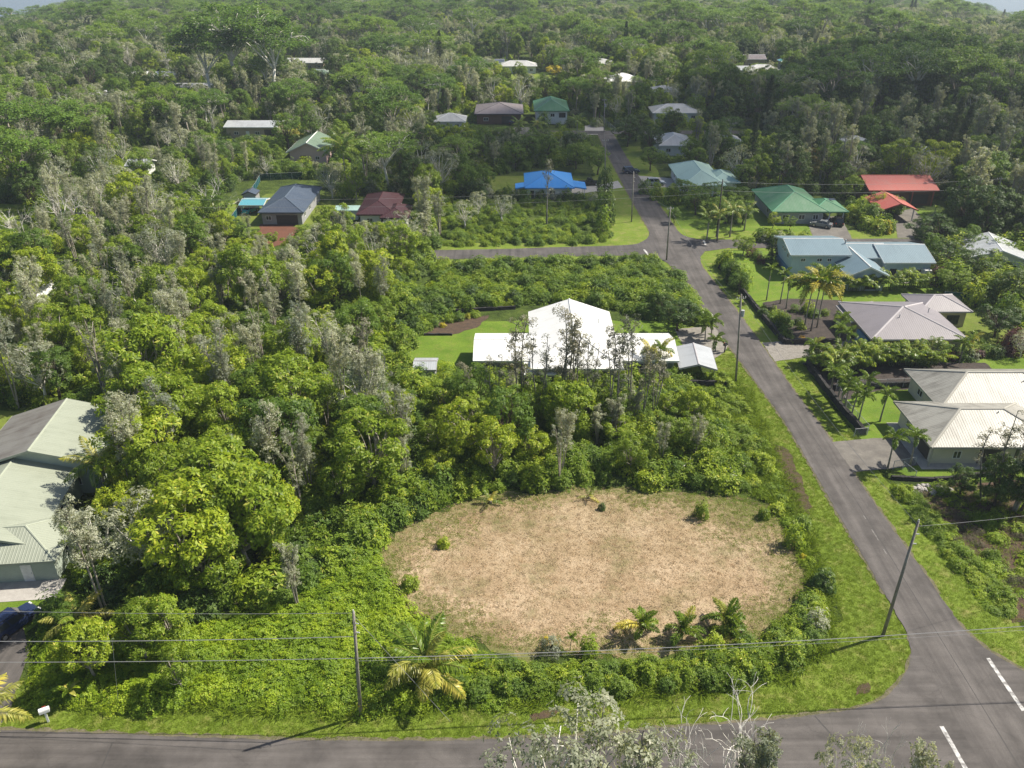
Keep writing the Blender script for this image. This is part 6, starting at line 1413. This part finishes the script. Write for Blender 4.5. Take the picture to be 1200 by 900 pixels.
# foreground trees rising from below: bare white one and grey leafy ones across the near street
for k, (kd, a, b, Y, w, lab) in enumerate((('barewhite', 825, 850, 35.0, 1.3, 'bare tree with bright white branches across the near street'), ('barewhite', 880, 868, 34.5, 1.2, 'smaller white-branched bare tree next to the larger bare one'), ('silver', 650, 850, 34.0, 1.1, 'brownish grey leafy tree across the near street'), ('wispy', 735, 812, 34.5, 1.3, 'grey-leaved tree touching the bare white tree'), ('grey', 905, 858, 34.5, 1.0, 'narrow grey-green treetop by the near street'),
        ('silver', 1005, 857, 35.0, .55, 'small rounded olive treetop by the near street'), ('grey', 1085, 868, 35.0, .9, 'grey-green treetop near the stop line'), ('bare', 1055, 868, 35.2, .6, 'small bare grey treetop near the stop line'), ('silver', 700, 868, 33.5, .9, 'grey-green leafy treetop below the bare white tree'), ('silver', 765, 862, 33.5, .8, 'silvery leafy treetop under the bare white branches'), ('wispy', 1120, 880, 35.0, .8, 'thin leafy twigs by the stop line'))):
    X, hz = by_top(a, b, Y); put_tree(kd, X, Y, hz, TREE_NAME[kd], lab, None, 860 + k, w * .8)
# fallen branches and a rubble heap
def fallen(px, py, L_, rz, label, seed):
    X, Y = G(px, py, .8); R = np.random.default_rng(seed); t = empty('fallen_branch', (X, Y, .75), rz); tag(t, label, 'branch', 'fallen branches in the scrub')
    mb = MB(); q = limb(mb, (-L_ / 2, 0, 0), (L_ / 2, 0, .25), .09, .03, R, .06, 5); mb.build('limb', M['bark_white'], t, True)
    for k in (2, 3, 4):
        tw = MB(); limb(tw, q[k], q[k] + np.array([R.uniform(.4, 1.0), R.uniform(-.9, .9), R.uniform(.1, .7)]), .035, .012, R, .1, 3, 4); tw.build('twig', M['bark_white'], t, True)
for k, (a, b, l_, rz) in enumerate(((800, 517, 4.5, .1), (838, 505, 3.5, -.9), (845, 560, 4.0, .05), (800, 550, 3.0, .6), (815, 530, 3.0, 1.2), (862, 545, 2.4, -.5))):
    fallen(a, b, l_, rz, 'pale dead branch lying over the scrub beside the main road verge', 50 + k)
X, Y = G(1088, 574); t = empty('rubble_heap', (X, Y, .02)); tag(t, 'heap of pale broken rock below the curved rock edging', 'rubble'); r = rnd(77); RK = []
M['pale_rock'] = surf('pale_rock', (.42, .40, .37), (.25, .235, .215), scale=2, rough=.9, fine=.2, world=False)
for v in range(4):
    mb = MB(); R = np.random.default_rng(v); n = 6; rg = [[(math.cos(6.283 * k / n) * w * R.uniform(.75, 1.2), math.sin(6.283 * k / n) * w * R.uniform(.75, 1.2), z) for k in range(n)] for w, z in ((.3, -.05), (.36, .12), (.2, .28))]
    for i in range(2):
        for k in range(n): k2 = (k + 1) % n; mb.poly([rg[i][k], rg[i][k2], rg[i + 1][k2], rg[i + 1][k]])
    mb.poly(rg[2]); RK.append(mb.mesh('rock', M['pale_rock']))
for k in range(60):
    a = r.uniform(0, 6.28); q = math.sqrt(r.random()); o = link('rock', RK[k % 4], t); o.location = (math.cos(a) * q * 3.0, math.sin(a) * q * .9, max(0, .35 * (1 - q)) * r.random()); s = r.uniform(.35, 1.1); o.scale = (s, s, s * .8); o.rotation_euler = (r.uniform(-.4, .4), r.uniform(-.4, .4), r.uniform(0, 6.28))
# garden shrubs and hedges
def shrubs(l, kinds, smin, smax, label, group, seed, hz=1.0):
    r = rnd(seed)
    for k, (a, b) in enumerate(l):
        X, Y = G(a, b); kd = kinds[k % len(kinds)]; put_shrub(kd, X, Y, r.uniform(smin, smax), 'shrub', label, group, seed * 100 + k, hz * r.uniform(.85, 1.25))
def row(a, b, n, j=2.0, seed=3):
    r = rnd(seed); return [(a[0] + (b[0] - a[0]) * i / (n - 1) + r.uniform(-j, j), a[1] + (b[1] - a[1]) * i / (n - 1) + r.uniform(-j, j) * .5) for i in range(n)]
for k, (a, b) in enumerate(row((950, 428), (1090, 428), 20, 3, 5) + row((975, 440), (1060, 420), 12, 4, 6)):
    X, Y = G(a, b); put_areca(X, Y, Rk.uniform(1.1, 1.6), 'clumping palm in the hedge between the gravel drive and the cream house', 'palm hedge by the gravel drive', 900 + k)
for k, (a, b) in enumerate(row((985, 343), (1085, 337), 15, 3, 7)):
    X, Y = G(a, b); put_areca(X, Y, Rk.uniform(1.1, 1.5), 'clumping palm in the hedge below the blue-grey house', 'palm hedge below the blue-grey house', 940 + k)
shrubs(row((1085, 425), (1185, 415), 12, 4, 8), ['mid', 'dark', 'grey', 'purple'], .7, 1.1, 'mixed garden shrub along the back of the cream house', 'garden shrubs behind the cream house', 41)
shrubs(row((930, 366), (985, 372), 8, 6, 29) + row((895, 366), (925, 400), 14, 5, 9) + row((900, 365), (935, 385), 8, 5, 10), ['mid', 'dark', 'bright'], .5, .9, 'garden shrub in the cinder bed behind the rock wall', 'shrubs in the cinder garden', 42)
shrubs([(925, 397), (940, 398)], ['orange'], .7, .9, 'small orange-yellow croton bush in the cinder garden', 'orange bushes in the cinder garden', 43)
shrubs(row((845, 312), (868, 340), 8, 4, 11), ['mid', 'bright', 'dark'], .9, 1.3, 'tall shrub along the rock wall by the main road', 'shrubs along the rock wall', 44, 1.6)
shrubs(row((880, 300), (905, 312), 6, 4, 12), ['purple', 'dark', 'mid'], .8, 1.1, 'dark garden shrub at the corner of the blue-grey house', 'shrubs by the blue-grey house', 45, 1.2)
shrubs([(1098, 332), (1108, 325), (1190, 405), (1185, 412)], ['purple'], 1.1, 1.5, 'purple-leaved shrub behind the houses', 'purple shrubs behind the houses', 46, 1.3)
shrubs(row((990, 255), (1040, 272), 16, 8, 13) + row((1000, 245), (1045, 250), 8, 6, 14), ['mid', 'bright', 'yellow', 'mid'], 1.1, 1.6, 'yellow-green garden shrub between the green house and the salmon red carport', 'shrubs by the salmon red carport', 47, 1.3)
shrubs(row((885, 285), (940, 283), 10, 5, 15), ['mid', 'grey', 'bright'], .9, 1.3, 'garden shrub before the green hip-roofed house', 'shrubs before the green house', 48, 1.3)
shrubs(row((1085, 280), (1200, 282), 14, 6, 16) + row((1090, 262), (1200, 260), 14, 6, 17), ['dark', 'mid', 'grey'], 1.3, 2.0, 'large dark shrub along the upper cross street past the salmon red carport', 'large shrubs on the upper cross street', 49, 1.3)
shrubs(row((690, 345), (815, 372), 16, 5, 18), ['bright', 'mid', 'dark'], 1.0, 1.4, 'hedge shrub behind the lawn of the white-roofed house', 'hedge behind the white-roofed house', 50, 1.2)
shrubs(row((500, 385), (560, 372), 7, 5, 19), ['fern', 'mid', 'yellow'], .5, .8, 'garden plant in the planting bed on the white-roofed house lawn', 'plants in the lawn bed', 51)
shrubs([(521, 436), (525, 440)], ['vine'], .8, 1.0, 'bright green bush beside the small garden shed', 'bushes by the garden shed', 52, 1.8)
shrubs(row((530, 320), (770, 312), 16, 8, 20), ['dark', 'mid'], 1.0, 1.6, 'dark rounded bush in the scrub below the upper cross street', 'bushes in the upper scrub', 53, 1.1)
shrubs(row((760, 225), (850, 262), 14, 8, 21), ['mid', 'dark', 'bright'], .9, 1.5, 'shrub on the lawn edge below the mint roof', 'shrubs below the mint roof', 54, 1.3)
shrubs(row((560, 232), (690, 236), 18, 5, 22), ['dark', 'mid', 'grey'], .9, 1.5, 'shrub in front of the white walls under the vivid blue roof', 'shrubs below the vivid blue roof', 55, 1.2)
shrubs([(708, 232), (705, 250), (710, 262), (706, 275)], ['dark', 'mid'], 1.3, 1.8, 'tall viny shrub under the vine-covered pole', 'viny shrubs by the pole', 56, 2.2)
# banana clumps and bright big-leaved plants near the driveway
BL = [gen_bigleaf(1, 1.7, .5), gen_bigleaf(2, 1.5, .45, 'leaf_palm_yellow')]
for k, (a, b) in enumerate(((85, 822), (1045, 268), (1095, 250))):
    X, Y = G(a, b); t = empty('banana_plant', (X, Y, .02)); tag(t, ('banana-like plant with broad pale leaves at the foot of the thicket by the driveway', 'broad-leaved banana plant by the salmon red carport', 'broad-leaved banana plant past the salmon red carport')[k], 'plant')
    MB().tube([(0, 0, -.1), (.05, 0, 1.2)], [.11, .07], 7).build('stem', M['crownshaft'], t, True)
    for i in range(7): f = link('leaf', BL[i % 2], t); f.location = (.05, 0, 1.1); f.rotation_euler = (Rk.uniform(-.3, .3), -Rk.uniform(0, .7), i * 2.4); s = Rk.uniform(.7, 1.0); f.scale = (s, s, s)

# ------------------------------------------------------------------ clouds that shade the upper blocks, and the air
def cloud_mat():
    m, nt, out = nmat('cloud'); d = N(nt, 'ShaderNodeBsdfDiffuse'); d.inputs[0].default_value = (.9, .9, .9, 1); tl = N(nt, 'ShaderNodeBsdfTranslucent'); tl.inputs[0].default_value = (.9, .9, .9, 1)
    t = N(nt, 'ShaderNodeBsdfTransparent'); a = N(nt, 'ShaderNodeMixShader'); a.inputs[0].default_value = .5; x = N(nt, 'ShaderNodeMixShader')
    nt.links.new(d.outputs[0], a.inputs[1]); nt.links.new(tl.outputs[0], a.inputs[2])
    f = ramp(nt, noise(nt, worldpos(nt), .012, 5, .6), [(.38, (.05,) * 3), (.60, (.68,) * 3)])
    nt.links.new(f, x.inputs[0]); nt.links.new(t.outputs[0], x.inputs[1]); nt.links.new(a.outputs[0], x.inputs[2]); nt.links.new(x.outputs[0], out.inputs[0]); return m
CM = cloud_mat()
def cloud(cx, cy, rx, ry, label, seed, alt=620.0):
    R = np.random.default_rng(seed); mb = MB(); off = alt / math.tan(SUN_EL); X0, Y0 = cx + off * math.cos(SUN_AZ), cy + off * math.sin(SUN_AZ)
    n, m_ = 28, 12; ring = []
    ph = R.uniform(0, 6.28, 6)
    for i in range(m_ + 1):
        la = -math.pi / 2 + math.pi * i / m_; row_ = []
        for k in range(n):
            lo = 2 * math.pi * k / n; w = 1 + .16 * math.sin(3 * lo + ph[0]) + .10 * math.sin(5 * lo + ph[1] + la * 2) + .07 * math.sin(9 * lo + ph[2] - la * 3)
            z = math.sin(la) * (60 if la > 0 else 22) * (1 + .25 * math.sin(4 * lo + ph[3]))
            row_.append((math.cos(la) * math.cos(lo) * rx * w, math.cos(la) * math.sin(lo) * ry * w, z))
        ring.append(row_)
    for i in range(m_):
        for k in range(n): k2 = (k + 1) % n; mb.poly([ring[i][k], ring[i][k2], ring[i + 1][k2], ring[i + 1][k]])
    o = mb.build('cloud', CM, None, True); o.location = (X0, Y0, alt); struct(o); o['label'] = label
    return o
cloud(105, 255, 130, 82, 'thin fair-weather cloud above the upper blocks', 1)

m, nt, out = nmat('haze'); v = N(nt, 'ShaderNodeVolumePrincipled'); v.inputs['Color'].default_value = (.72, .83, .95, 1); v.inputs['Density'].default_value = .00020; v.inputs['Anisotropy'].default_value = .2
nt.links.new(v.outputs[0], out.inputs['Volume'])
hz = MB().box(-4200, 4200, -90, 4300, SEA - 1.5, 64).build('haze', m); hz['kind'] = 'stuff'; hz['label'] = 'thin bluish air between the viewer and the far woods'; hz['category'] = 'haze'
